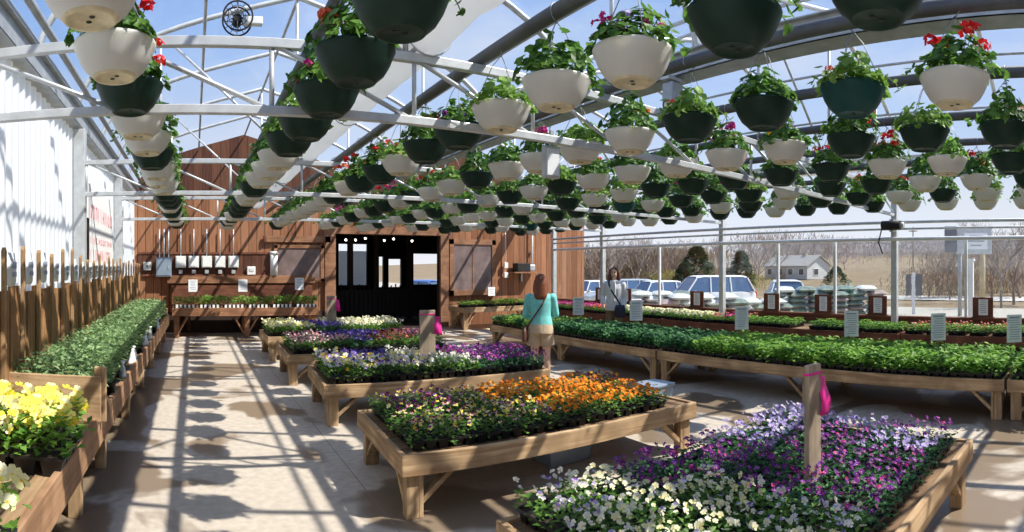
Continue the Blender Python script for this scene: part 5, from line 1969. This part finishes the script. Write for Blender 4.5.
# woman shopping at the bench, seen from behind
t = empty('person', (4.72, 6.75, 0), 'woman in turquoise cardigan and tan shorts seen from behind at the bench', 'person', -R(38))
k = 1.60 / 1.65
arms = [((-.175 * k, 0, 1.315 * k), (-.235 * k, .02, 1.05 * k), (-.16 * k, .23, 1.0 * k), (.25, 1, -.15), (.5, -.1, -1), -1),
        ((.175 * k, 0, 1.315 * k), (.225 * k, .05, 1.06 * k), (.13 * k, .25, 1.0 * k), (-.2, 1, -.2), (-.5, -.1, -1), 1)]
legs = [((-.085 * k, 0, .82 * k), (-.09 * k, .015, .46 * k), (-.10 * k, -.02, .085), (-.2, 1, 0)), ((.085 * k, 0, .82 * k), (.088 * k, .03, .46 * k), (.11 * k, .03, .085), (.2, 1, 0))]
hp, k = figure(t, 1.60, arms, legs, R(-10))
b = MB()
b.rings([((0, 0, .90 * k), .178 * k, .130 * k), ((0, 0, .97 * k), .168 * k, .122 * k), ((0, 0, 1.05 * k), .150 * k, .112 * k), ((0, .004, 1.14 * k), .158 * k, .118 * k),
         ((0, .006, 1.23 * k), .176 * k, .124 * k), ((0, 0, 1.315 * k), .182 * k, .104 * k), ((0, -.004, 1.365 * k), .13 * k, .08 * k), ((0, -.002, 1.39 * k), .075 * k, .066 * k)], 20)
for sh, el, wr, hd, pn, sd in arms:
    limb(b, [sh, tuple(Vector(sh) * .5 + Vector(el) * .5), el], [.064 * k, .058 * k, .049 * k])
    w2 = Vector(el) * .45 + Vector(wr) * .55
    limb(b, [el, tuple(w2)], [.048 * k, .044 * k])
garment('cardigan', b, M['teal_cloth'], t, .010)
b = MB()
b.rings([((0, 0, .98 * k), .150 * k, .113 * k), ((0, 0, .93 * k), .172 * k, .126 * k), ((0, 0, .86 * k), .186 * k, .138 * k), ((0, 0, .78 * k), .198 * k, .150 * k)][::-1], 20)
for s in (-1, 1):
    b.tube([(s * .085 * k, 0, .84 * k), (s * .094 * k, .006, .70 * k), (s * .102 * k, .012, .60 * k)], [.098 * k, .104 * k, .110 * k], 16)
garment('shorts', b, M['khaki'], t, .010)
# hair over the shoulders
b = MB()
b.ball(hp(0, -.022, .035), (.088 * k, .098 * k, .092 * k), 0, 18, 14)
b.rings([((0, -.088 * k, 1.285 * k), .07 * k, .026 * k), ((0, -.082 * k, 1.33 * k), .098 * k, .044 * k), ((0, -.062 * k, 1.42 * k), .096 * k, .058 * k),
         ((0, -.04 * k, 1.52 * k), .092 * k, .075 * k), ((0, -.02 * k, 1.60 * k), .08 * k, .07 * k)], 18)
for s in (-1, 1):
    b.tube([hp(s * .075, .005, .04), hp(s * .088, -.01, -.05), hp(s * .090, -.025, -.12), hp(s * .085, -.04, -.19)], [.025 * k, .03 * k, .03 * k, .016 * k], 10)
garment('hair', b, M['hair_red'], t, .0085, 3)
# strap from one shoulder across the back to the bag at the other hip
pts = [(.105 * k, .02, 1.40 * k), (.085 * k, -.088 * k, 1.345 * k), (.03 * k, -.132 * k, 1.22 * k), (-.05 * k, -.124 * k, 1.10 * k), (-.135 * k, -.098 * k, .985 * k), (-.195 * k, -.06 * k, .88 * k)]
b = MB()
for p, q in zip(pts[:-1], pts[1:]):
    b.bar(p, q, .022, .008, 0, (0, -1, .2))
b.build('bag_strap', M['brown_leather'], t)
b = MB()
b.rings([((-.235 * k, -.03, .66 * k), .03, .10), ((-.24 * k, -.03, .69 * k), .045, .125), ((-.238 * k, -.03, .80 * k), .042, .12), ((-.232 * k, -.03, .87 * k), .022, .10)], 16)
b.build('shoulder_bag', M['brown_leather'], t)
for hip, kn, an, toe in legs:
    d = Vector(toe).normalized()
    a = Vector(an)
    b = MB().tube([a - d * .065 + Vector((0, 0, -.045)), a + d * .05 + Vector((0, 0, -.042)), a + d * .15 + Vector((0, 0, -.055)), a + d * .19 + Vector((0, 0, -.06))], [.036, .041, .036, .022], 12)
    garment('shoe', b, M['shoe'], t, .009, 2)

# woman in the far aisle, turned towards the camera
t = empty('person', (8.05, 8.83, 0), 'smiling woman in pale grey jacket with dark crossbody bag in the window aisle', 'person', PI - R(40) - R(14))
k = 1.70 / 1.65
arms = [((-.18 * k, 0, 1.315 * k), (-.225 * k, -.02, 1.04 * k), (-.205 * k, .12, .84 * k), (.05, .55, -1), (.9, -.2, .1), 1),
        ((.18 * k, 0, 1.315 * k), (.25 * k, -.02, 1.06 * k), (.20 * k, .15, .93 * k), (-.15, .9, -.5), (-.6, -.2, -.8), -1)]
arms = [(a[0], a[1], a[2], a[3], a[4], -1 if a[0][0] < 0 else 1) for a in arms]
legs = [((-.09 * k, 0, .82 * k), (-.095 * k, .01, .46 * k), (-.10 * k, -.02, .085), (-.2, 1, 0)), ((.09 * k, 0, .82 * k), (.092 * k, .02, .46 * k), (.11 * k, .02, .085), (.2, 1, 0))]
hp, k = figure(t, 1.70, arms, legs, R(4))
b = MB()
b.rings([((0, 0, .79 * k), .196 * k, .145 * k), ((0, 0, .87 * k), .192 * k, .138 * k), ((0, 0, .97 * k), .178 * k, .126 * k), ((0, 0, 1.05 * k), .165 * k, .118 * k), ((0, .006, 1.14 * k), .174 * k, .128 * k),
         ((0, .008, 1.23 * k), .186 * k, .132 * k), ((0, 0, 1.315 * k), .190 * k, .108 * k), ((0, -.004, 1.37 * k), .13 * k, .082 * k), ((0, -.004, 1.405 * k), .078 * k, .07 * k)], 20)
for sh, el, wr, hd, pn, sd in arms:
    limb(b, [sh, tuple(Vector(sh) * .5 + Vector(el) * .5), el], [.068 * k, .062 * k, .054 * k])
    limb(b, [el, tuple(Vector(el) * .12 + Vector(wr) * .88)], [.053 * k, .043 * k])
garment('jacket', b, M['grey_cloth'], t, .010)
b = MB()
b.prism([(-.045 * k, 1.385 * k), (-.06 * k, 1.25 * k), (-.035 * k, .98 * k), (.035 * k, .98 * k), (.06 * k, 1.25 * k), (.045 * k, 1.385 * k)], .05, 0, 'XZ', .105 * k)
garment('shirt_front', b, M['white_cloth'], t, .009, 3)
b = MB()
for s in (-1, 1):
    limb(b, [(s * .09 * k, 0, .86 * k), (s * .094 * k, .01, .50 * k), (s * .10 * k, .0, .10 * k)], [.102 * k, .078 * k, .062 * k], 14)
b.rings([((0, 0, .76 * k), .165 * k, .12 * k), ((0, 0, .90 * k), .17 * k, .12 * k), ((0, 0, .97 * k), .15 * k, .11 * k)], 18)
garment('trousers', b, M['olive'], t, .011)
b = MB()
b.ball(hp(0, -.03, .04), (.092 * k, .096 * k, .094 * k), 0, 18, 14)
for s in (-1, 1):
    b.tube([hp(s * .03, .055, .10), hp(s * .074, .02, .06), hp(s * .094, -.015, -.03), hp(s * .100, -.02, -.12), hp(s * .082, .0, -.185)], [.02 * k, .028 * k, .034 * k, .036 * k, .02 * k], 10)
b.rings([((0, -.06 * k, 1.36 * k), .08 * k, .03 * k), ((0, -.055 * k, 1.44 * k), .095 * k, .05 * k), ((0, -.03 * k, 1.55 * k), .09 * k, .075 * k)], 16)
garment('hair', b, M['hair_brown'], t, .0085, 3)
pts = [(.10 * k, -.01, 1.405 * k), (.10 * k, .10 * k, 1.35 * k), (.03 * k, .155 * k, 1.2 * k), (-.06 * k, .150 * k, 1.06 * k), (-.13 * k, .140 * k, .95 * k), (-.15 * k, .135 * k, .88 * k)]
b = MB()
for p, q in zip(pts[:-1], pts[1:]):
    b.bar(p, q, .035, .009, 0, (0, 1, .2))
b.build('bag_strap', M['navy'], t)
b = MB()
b.rings([((-.15 * k, .17, .66 * k), .09, .03), ((-.15 * k, .175, .70 * k), .12, .045), ((-.15 * k, .175, .84 * k), .115, .042), ((-.15 * k, .17, .91 * k), .09, .02)], 16)
b.build('crossbody_bag', M['navy'], t)
for hip, kn, an, toe in legs:
    d = Vector(toe).normalized()
    a = Vector(an)
    b = MB().tube([a - d * .065 + Vector((0, 0, -.045)), a + d * .05 + Vector((0, 0, -.042)), a + d * .15 + Vector((0, 0, -.055)), a + d * .19 + Vector((0, 0, -.06))], [.036, .041, .036, .022], 12)
    garment('shoe', b, M['shoe'], t, .009, 2)

# ------------------------------------------------------------------ outdoors beyond the window wall
def gz(x, y):
    """ground height outside"""
    q = max(0, math.hypot(x, y) - 21)
    d = math.hypot(x, y)
    z = -.03 - .45 * (1 - math.exp(-q / 5)) if x > 9 else -.13
    if x > 60:
        z += ((x - 60) / 240) ** 1.15 * 7.5
    return z


xs = [9.96, 10.6, 11.2, 13, 16, 20, 25, 31, 38, 42, 43, 50, 62, 80, 100, 130, 170, 220, 290, 380, 500, 700]
ysn = [-700, -400, -200, -100, -60, -40, -25, -15, -8, 0, 8, 15, 25, 40, 60, 100, 160, 250, 400, 700]
b = MB()
for x in xs:
    for y in ysn:
        b.v.append((x, y, gz(x, y)))
ny = len(ysn)
for i in range(len(xs) - 1):
    for j in range(ny - 1):
        b.f.append((i * ny + j, (i + 1) * ny + j, (i + 1) * ny + j + 1, i * ny + j + 1))
        b.m.append(0)
        b.sm.append(True)
struct(b.build('outdoor_ground', M['terrain']))
struct(MB().box((-20, 320, -.2), (62, 600, .02)).box((-200, 0, -.2), (396, 700, .02)).build('yard_ground', M['straw']))
b = MB()
b.add([(36, -90, gz(37, 0) + .06), (41.5, -90, gz(41, 0) + .06), (41.5, 16, gz(41, 0) + .06), (36, 16, gz(37, 0) + .06)], [(0, 1, 2, 3)])
struct(b.build('road', plain('pale_road', (.5, .48, .45), .9, 0, .06, .5)))


def polar(px, d, dz=0.0):
    """a bearing read off the photograph, turned into a spot on the ground d metres away"""
    a = (px - 193) / F_PX
    x, y = d * math.sin(a), d * math.cos(a)
    return x, y, gz(x, y) + dz


def car(px, d, yaw, paint, lab, L=4.6, H=1.55, wagon=True):
    x, y, z = polar(px, d)
    t = empty('parked_car', (x, y, z), lab, 'car', yaw, 'cars in the parking lot')
    W = 1.78
    hb = H * .56
    # sections along the length: (x, lower z, shoulder z, half width)
    mb = MB()
    secs = [(-L / 2, .38, hb * .86, .70), (-L / 2 + .12, .26, hb * .95, .82), (-L / 2 + .8, .22, hb, W / 2), (0, .2, hb * 1.0, W / 2), (L / 2 - 1.3, .22, hb * .98, W / 2), (L / 2 - .35, .26, hb * .80, .82), (L / 2, .36, hb * .66, .66)]
    n = 0
    for sx, z0, z1, hw in secs:
        mb.v += [(sx, -hw * .92, z0), (sx, -hw, (z0 + z1) / 2), (sx, -hw * .96, z1), (sx, 0, z1 + .03), (sx, hw * .96, z1), (sx, hw, (z0 + z1) / 2), (sx, hw * .92, z0)]
    m = 7
    for i in range(len(secs) - 1):
        for j in range(m):
            mb.f.append((i * m + j, (i + 1) * m + j, (i + 1) * m + (j + 1) % m, i * m + (j + 1) % m))
            mb.m.append(0)
            mb.sm.append(False)
    mb.f += [tuple(range(m)), tuple(reversed(range((len(secs) - 1) * m, len(secs) * m)))]
    mb.m += [0, 0]
    mb.sm += [False, False]
    # roof with pillars
    rear = -L / 2 + (.18 if wagon else .75)
    roof = [(rear + .28, H * .97), (rear + .55, H), (.25, H), (.55, H * .97)]
    base = [(rear, hb), (L / 2 - 1.35, hb * .99)]
    hw0, hw1 = W / 2 * .95, W / 2 * .74
    o = len(mb.v)
    for rx, rz in roof:
        mb.v += [(rx, -hw1, rz - .07), (rx, -hw1 * .8, rz), (rx, hw1 * .8, rz), (rx, hw1, rz - .07)]
    for i in range(3):
        for j in range(3):
            mb.f.append((o + i * 4 + j, o + (i + 1) * 4 + j, o + (i + 1) * 4 + j + 1, o + i * 4 + j + 1))
            mb.m.append(0)
            mb.sm.append(True)
    for s in (-1, 1):
        for (ax, az), (bx, bz) in (((base[0][0], hb), (roof[0][0], roof[0][1] - .08)), ((-.05, hb), (-.1, H - .08)), ((-L / 2 + 1.35, hb), (-L / 2 + 1.35, H - .08)), ((base[1][0], hb), (roof[3][0], roof[3][1] - .08))):
            mb.bar((ax, s * hw0, az), (bx, s * hw1, bz), .07, .07, 0, (0, 1, 0))
    mb.build('body', M[paint], t, (0, 0, 0), 0, .03)
    g = MB()
    for s in (-1, 1):
        g.add([(base[0][0] + .05, s * hw0 * .985, hb), (base[1][0] - .05, s * hw0 * .985, hb), (roof[3][0] - .05, s * hw1 * .985, H - .09), (roof[0][0] + .05, s * hw1 * .985, H - .09)], [(0, 1, 2, 3)])
    g.add([(base[0][0] + .02, -hw0 * .93, hb), (base[0][0] + .02, hw0 * .93, hb), (roof[0][0] + .02, hw1 * .93, H - .09), (roof[0][0] + .02, -hw1 * .93, H - .09)], [(0, 1, 2, 3)])
    g.add([(base[1][0] - .02, -hw0 * .93, hb), (base[1][0] - .02, hw0 * .93, hb), (roof[3][0] - .02, hw1 * .93, H - .09), (roof[3][0] - .02, -hw1 * .93, H - .09)], [(0, 1, 2, 3)])
    g.build('window_glass', M['car_glass'], t)
    for sx in (-L / 2 + .85, L / 2 - .9):
        for s in (-1, 1):
            wh = MB().tube([(sx, s * (W / 2 - .19), .32), (sx, s * (W / 2 + .005), .32)], .32, 20).build('wheel', M['tyre'], t)
            MB().tube([(sx, s * (W / 2 - .02), .32), (sx, s * (W / 2 + .012), .32)], .19, 14).build('hub_cap', M['hub'], wh)
    for s in (-1, 1):
        MB().box((-L / 2 + .06, s * .66, hb * .82), (.1, .18, .3)).build('tail_lamp', M['lamp_red'], t, (0, 0, 0), 0, .02)
        MB().box((L / 2 - .14, s * .58, hb * .62), (.12, .26, .12)).build('headlamp', M['glass'] if False else M['hub'], t, (0, 0, 0), 0, .02)
        MB().box((.72, s * (W / 2 + .05), hb * 1.02), (.1, .16, .12)).build('side_mirror', M[paint], t, (0, 0, 0), 0, .02)
    for sx in (-L / 2 - .02, L / 2):
        MB().box((sx, 0, .41), (.12, 1.45, .18)).build('bumper', M[paint], t, (0, 0, 0), 0, .04)


car(703, 26, R(150), 'car_white', 'white estate car with blue-tinted windows seen through the window wall beside the post', 4.8, 1.68, True)
car(655, 30, R(160), 'car_white', 'white sedan parked behind the smiling woman', 4.5, 1.45, False)
car(620, 33, R(165), 'car_silver', 'silver car farther along the lot beside the barn corner', 4.5, 1.5, True)
car(592, 35, R(170), 'car_white', 'white car nearest the barn corner, half behind the pink flowers', 4.4, 1.4, False)
car(785, 29, R(35), 'car_white', 'white car with dark blue windscreen in front of the pale-roofed house', 4.6, 1.5, True)
car(420, 29.5, R(100), 'car_blue', 'blue car seen through the dark doorway opening', 4.5, 1.5, True)


def house(px, d, w_, dep, hw, hr, yaw, wall, roof, lab):
    x, y, z = polar(px, d)
    t = empty('house', (x, y, z), lab, 'house', yaw, 'houses across the road')
    MB().box((0, 0, hw / 2), (w_, dep, hw)).prism([(-dep / 2, hw), (dep / 2, hw), (0, hw + hr)], w_, 0, 'YZ', -w_ / 2).build('wall', M[wall], t)
    b = MB()
    e = .4
    sl_ = hr / (dep / 2)
    for s in (-1, 1):
        b.add([(-w_ / 2 - e, s * (dep / 2 + e), hw - sl_ * e + .06), (w_ / 2 + e, s * (dep / 2 + e), hw - sl_ * e + .06), (w_ / 2 + e, 0, hw + hr + .06), (-w_ / 2 - e, 0, hw + hr + .06),
               (-w_ / 2 - e, s * (dep / 2 + e), hw - sl_ * e + .2), (w_ / 2 + e, s * (dep / 2 + e), hw - sl_ * e + .2), (w_ / 2 + e, 0, hw + hr + .2), (-w_ / 2 - e, 0, hw + hr + .2)],
              [(0, 1, 2, 3), (7, 6, 5, 4), (0, 4, 5, 1), (1, 5, 6, 2), (2, 6, 7, 3), (3, 7, 4, 0)])
    b.build('roof', M[roof], t)
    MB().box((w_ * .2, 0, hw + hr * .9), (.6, .6, 1.2)).build('chimney', M['house_tan'], t)
    for q in range(4):
        xx = -w_ / 2 + w_ * (q + .5) / 4
        f = MB().box((xx, -dep / 2 - .03, hw * .55), (1.1, .08, 1.1)).build('window_frame', M['white'], t)
        MB().box((xx, -dep / 2 - .075, hw * .55), (.9, .03, .9)).build('pane', M['house_glass'], f)
    for s in (-1, 1):
        f = MB().box((s * (w_ / 2 + .03), -dep * .12, hw * .55), (.08, 1.2, 1.1)).build('window_frame', M['white'], t)
        MB().box((s * (w_ / 2 + .075), -dep * .12, hw * .55), (.03, 1.0, .9)).build('pane', M['house_glass'], f)
    MB().box((-w_ * .06, -dep / 2 - .04, 1.02), (1.0, .08, 2.05)).build('front_door', M['house_tan'], t)


house(712, 92, 8.5, 6, 2.0, 1.5, R(-70), 'house_tan', 'roof_grey', 'tan house with low grey roof behind the white estate car')
house(797, 92, 9.0, 5.6, 2.1, 1.5, R(-102), 'house_white', 'roof_light', 'pale house with a light gabled roof across the lot')


# trees
def bare_tree(seed, H, levels=4, spread=.55, trunk=.03, mat='bark', taper=.66):
    rg_ = random.Random(seed)
    mb = MB()

    def grow(p, d, L, r, lv):
        pts, q = [p], p.copy()
        dd = d.copy()
        for s in range(3):
            dd = (dd + Vector((rg_.gauss(0, .10), rg_.gauss(0, .10), rg_.gauss(.02, .06)))).normalized()
            q = q + dd * L / 3
            pts.append(q.copy())
        mb.tube(pts, [r, r * .88, r * .76, r * .62], 5 if lv > 1 else 3, 0, False)
        if lv == 0:
            return
        for c in range(rg_.choice((3, 4)) if lv > 1 else 4):
            i = rg_.choice((1, 2, 3, 3))
            a = rg_.uniform(0, 6.28)
            side = Vector((math.cos(a), math.sin(a), rg_.uniform(-.1, .5)))
            nd = (dd * (1 - spread) + side * spread + Vector((0, 0, .15))).normalized()
            grow(pts[i].copy(), nd, L * rg_.uniform(.55, .8), r * .6, lv - 1)
    grow(Vector((0, 0, -.1)), Vector((0, 0, 1)), H * .36, H * trunk * .5, levels)
    return mb.data('bare_branches', M[mat])


BT = [bare_tree(s, 1.0, 4, .5 + .06 * (s % 3), .030, ('bark', 'bark_pale')[s % 2]) for s in range(5)]
rg = random.Random(31)
n = 0
TS = [(590, 60, 6.6), (600, 52, 5.6), (608, 66, 7.2), (616, 58, 6.2), (624, 70, 7.2), (632, 56, 6.0), (640, 64, 7.0), (648, 60, 6.4), (656, 72, 7.4), (664, 62, 6.4), (672, 66, 6.6), (680, 74, 7.2), (688, 80, 7.6),
      (712, 85, 7.6), (722, 92, 9.0), (752, 90, 8.0), (760, 82, 8.6), (768, 95, 9.4), (778, 88, 7.6), (800, 110, 8.6), (815, 120, 9.0), (828, 125, 9.0), (846, 140, 9),
      (940, 44, 4.8), (950, 38, 4.2), (928, 50, 4.4), (960, 42, 5.0), (992, 36, 6.2), (1003, 30, 5.4), (1014, 33, 6.6), (1022, 40, 7.2), (984, 48, 6.0)]
for i, (px, d, h) in enumerate(TS):
    x, y, z = polar(px, d)
    grp = 'bare trees behind the parked cars' if px < 700 else ('bare trees around the houses' if px < 860 else 'bare scrub trees by the road sign')
    cnt = sum(1 for q in TS[:i] if (q[0] < 700) == (px < 700) and (q[0] < 860) == (px < 860))
    t_label = ('%s leafless tree %s' % (ordw(cnt), {'bare trees behind the parked cars': 'from the barn corner in the wood behind the parked cars', 'bare trees around the houses': 'from the barn side among the houses', 'bare scrub trees by the road sign': 'in the scrub by the road sign'}[grp]))
    o = link('bare_tree', BT[i % 5], None, (x, y, z), rg.uniform(0, 6.28))
    if grp == 'bare scrub trees by the road sign':
        t_label = 'leafless scrub tree near the road sign'
    tag(o, t_label, 'tree', grp)
    o.scale = (h * 1.1, h * 1.1, h * 1.15)

# evergreens
def evergreen(seed, H, Rb):
    rng = np.random.default_rng(seed)
    n_ = 1500
    u = rng.uniform(0, 1, n_) ** .7
    a = rng.uniform(0, 2 * PI, n_)
    rad = Rb * (1 - u) ** .8 * (1 + .15 * np.sin(a * 3 + u * 20)) * rng.uniform(.55, 1.05, n_)
    P = np.stack([rad * np.cos(a), rad * np.sin(a), .12 * H + u * H * .88], 1)
    D = np.stack([np.cos(a), np.sin(a), rng.uniform(-.3, .6, n_)], 1)
    V, F = leaf_cloud(rng, P, D, np.full(n_, H * .12), np.full(n_, H * .05))
    return npmesh('evergreen_foliage', V, F, np.zeros(len(F)), [M['evergreen']])


for k, (px, d, h, r_, lab) in enumerate(((697, 52, 4.1, 1.9, 'tall dark evergreen tree between the barn-side wood and the post'), (741, 54, 3.7, 1.35, 'pointed evergreen tree just past the window post'),
                                         (836, 60, 2.3, 1.6, 'low dark evergreen beside the pale house'), (684, 50, 2.6, 1.2, 'small dark evergreen at the foot of the tall one'))):
    x, y, z = polar(px, d)
    t = empty('evergreen_tree', (x, y, z), lab, 'tree', 0, 'evergreen trees by the houses')
    link('foliage', evergreen(k, h, r_), t)
    MB().tube([(0, 0, -.1), (0, 0, h * .5)], [.14, .06], 8).build('trunk', M['bark'], t)


def brush(name, seed, spots_, mat, lab, cat, L=.5):
    rng = np.random.default_rng(seed)
    PV, DV, LV = [], [], []
    for px, d, wd, h, n_ in spots_:
        x, y, z = polar(px, d)
        a = (px - 193) / F_PX
        tx, ty = math.cos(a), -math.sin(a)
        s = rng.normal(0, wd * .45, n_)
        dd = rng.normal(0, wd * .2, n_)
        u = rng.uniform(0, 1, n_)
        PV.append(np.stack([x + tx * s + math.sin(a) * dd, y + ty * s + math.cos(a) * dd, z + h * u * (1 - .35 * (s / wd) ** 2)], 1))
        DV.append(rng.normal(0, .35, (n_, 3)) + np.array([0, 0, 1.0]))
        LV.append(np.full(n_, h * .22))
    P, D, LL2 = np.concatenate(PV), np.concatenate(DV), np.concatenate(LV)
    V, F = leaf_cloud(rng, P, D, LL2, LL2 * .12)
    o = link(name, npmesh(name, V, F, np.zeros(len(F)), [M[mat]]))
    tag(o, lab, cat, None, 'stuff')


brush('undergrowth', 1, [(px, 68 + (i % 3) * 8, 7, 4.2, 900) for i, px in enumerate(range(588, 694, 8))], 'brush', 'dry brown undergrowth of the wood behind the parked cars', 'undergrowth')
brush('shrubbery', 2, [(660, 58, 3, 1.8, 500), (676, 56, 2.6, 1.7, 450), (748, 56, 2.2, 1.5, 500), (757, 58, 2.0, 1.3, 400)], 'brush_green', 'yellow-green budding shrubs around the houses', 'shrubs')
brush('roadside_scrub', 3, [(px, 40 + (i * 7) % 13, 3.4, 1.9 + (i % 3) * .5, 420) for i, px in enumerate(range(926, 1040, 9))], 'brush', 'tangled dry scrub by the road sign', 'scrub')
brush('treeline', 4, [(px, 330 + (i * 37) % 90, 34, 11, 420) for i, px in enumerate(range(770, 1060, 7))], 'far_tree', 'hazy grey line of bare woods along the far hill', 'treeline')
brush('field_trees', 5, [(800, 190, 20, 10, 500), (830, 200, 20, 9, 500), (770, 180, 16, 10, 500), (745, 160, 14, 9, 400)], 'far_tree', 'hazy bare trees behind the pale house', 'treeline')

# stacked bags of mulch and soil outside the window wall
def pillow(seed, w_, d_, h_):
    rg_ = random.Random(seed)
    mb = MB()
    nx, ny_ = 9, 7
    top_, bot = {}, {}
    for i in range(nx + 1):
        for j in range(ny_ + 1):
            u, v = i / nx * 2 - 1, j / ny_ * 2 - 1
            e = (max(0, 1 - u ** 4) * max(0, 1 - v ** 4)) ** .5
            top_[i, j] = len(mb.v)
            mb.v.append((u * w_ / 2, v * d_ / 2, h_ * (.5 + .5 * e) + rg_.uniform(-.012, .012) * e))
            bot[i, j] = len(mb.v)
            mb.v.append((u * w_ / 2, v * d_ / 2, h_ * (.5 - .5 * e)))
    for i in range(nx):
        for j in range(ny_):
            mb.f.append((top_[i, j], top_[i + 1, j], top_[i + 1, j + 1], top_[i, j + 1]))
            mb.f.append((bot[i, j + 1], bot[i + 1, j + 1], bot[i + 1, j], bot[i, j]))
            mb.m += [0, 0]
            mb.sm += [True, True]
    return mb


BAGM = {(m_, s): pillow(s, .95, .62, .19).data('soil_bag', M[m_]) for m_ in ('bag_white', 'bag_green', 'bag_brown') for s in (1, 2)}
COLW = {'bag_white': 'white', 'bag_green': 'green-white', 'bag_brown': 'brown-white'}
PILES = [(846, 19.5, 4, 6, 'tall pile past the middle signs'), (806, 18.5, 4, 6, 'pile before the pale house'), (750, 17.5, 4, 4, 'pile beside the window post'), (702, 17.0, 4, 5, 'pile below the estate car'),
         (652, 19.0, 5, 5, 'pile behind the smiling woman'), (624, 20.5, 3, 5, 'pile toward the barn corner')]
for pi_, (px, d, across, layers, where) in enumerate(PILES):
    x, y, z = polar(px, d)
    a = (px - 193) / F_PX
    yaw = -a + R(12)
    t = empty('wooden_pallet', (x, y, z), 'wooden pallet under the bag ' + where, 'pallet', yaw, 'pallets outside')
    b = MB()
    for q in range(3):
        b.box((0, -.45 + q * .45, .05), (across * .68, .09, .1))
    b.build('runner_slat', M['wood_x'], t)
    b = MB()
    for q in range(across * 4):
        b.box((-across * .34 + across * .68 * (q + .5) / (across * 4), 0, .11), (.12, 1.1, .02))
    b.build('deck_slat', M['wood_y'], t)
    tx, ty = math.cos(yaw), math.sin(yaw)
    for l in range(layers):
        for c in range(across if l < layers - 1 else across - 1):
            off = (c - ((across if l < layers - 1 else across - 1) - 1) / 2) * .68 + rg.uniform(-.04, .04)
            m_ = rg.choice(('bag_white', 'bag_white', 'bag_green')) if l == layers - 1 else rg.choice(('bag_green', 'bag_brown', 'bag_green', 'bag_white'))
            o = link('soil_bag', BAGM[m_, rg.choice((1, 2))], None, (x + tx * off, y + ty * off, z + .115 + l * .165), yaw + PI / 2 + rg.uniform(-.12, .12))
            tag(o, '%s soil bag, %s in layer %s, %s' % (COLW[m_], ordw(c), ('one', 'two', 'three', 'four', 'five', 'six')[l], where), 'soil bag', 'bags of ' + where)

# road sign on two posts, dark sign panels, utility pole, white post
x, y, z = polar(966, 21)
t = empty('road_sign', (x, y, z), 'large grey and white road sign on two posts beyond the window wall', 'road sign', -(966 - 193) / F_PX + R(6))
MB().box((.30, 0, 2.72), (1.30, .14, .95)).build('sign_panel', M['galv'], t, (0, 0, 0), 0, .02)
MB().box((-.58, -.1, 2.78), (.44, .16, .95)).build('dark_panel', M['ink_dark'], t, (0, 0, 0), 0, .02)
MB().box((.36, -.08, 2.72), (.85, .02, .6)).build('sign_face', M['paper'], t)
b = MB()
for q, (w2, zz) in enumerate(((.5, 2.9), (.62, 2.72), (.4, 2.56))):
    b.box((.36, -.095, zz), (w2, .01, .05))
b.build('faded_lettering', M['galv_dull'], t)
for xx in (-.22, .62):
    MB().tube([(xx, .1, -.2), (xx, .1, 3.1)], .075 if xx < 0 else .11, 12).build('sign_post', M['galv_dull'] if xx < 0 else M['straw'], t)
x, y, z = polar(913.5, 23)
t = empty('yard_sign', (x, y, z), 'pair of dark narrow sign panels on a white post out in the yard', 'sign', -(913 - 193) / F_PX)
for xx in (-.2, .22):
    MB().box((xx, 0, 1.2), (.2 + .06 * (xx > 0), .06, .85)).build('dark_panel', M['ink_dark'], t)
MB().box((0, .02, .85), (.13, .08, 1.7)).build('post', M['white'], t)
x, y, z = polar(913, 120)
t = empty('utility_pole', (x, y, z), 'thin far utility pole against the sky beyond the field', 'pole')
MB().tube([(0, 0, -.2), (0, 0, 9.5)], [.16, .11], 8).build('pole_shaft', M['bark'], t)
MB().box((0, 0, 8.6), (1.4, 1.4, .14), 0, Matrix.Rotation(.7, 3, 'Z')).build('cross_arm', M['bark'], t)
x, y, z = polar(971, 13.5)
t = empty('yard_post', (x, y, z), 'white square post standing just outside the window wall before the road sign', 'post')
MB().box((0, 0, .95), (.12, .12, 1.9)).build('post_shaft', M['white'], t, (0, 0, 0), 0, .01)
MB().box((0, 0, 1.92), (.17, .17, .05)).build('post_cap', M['white'], t, (0, 0, 0), 0, .01)
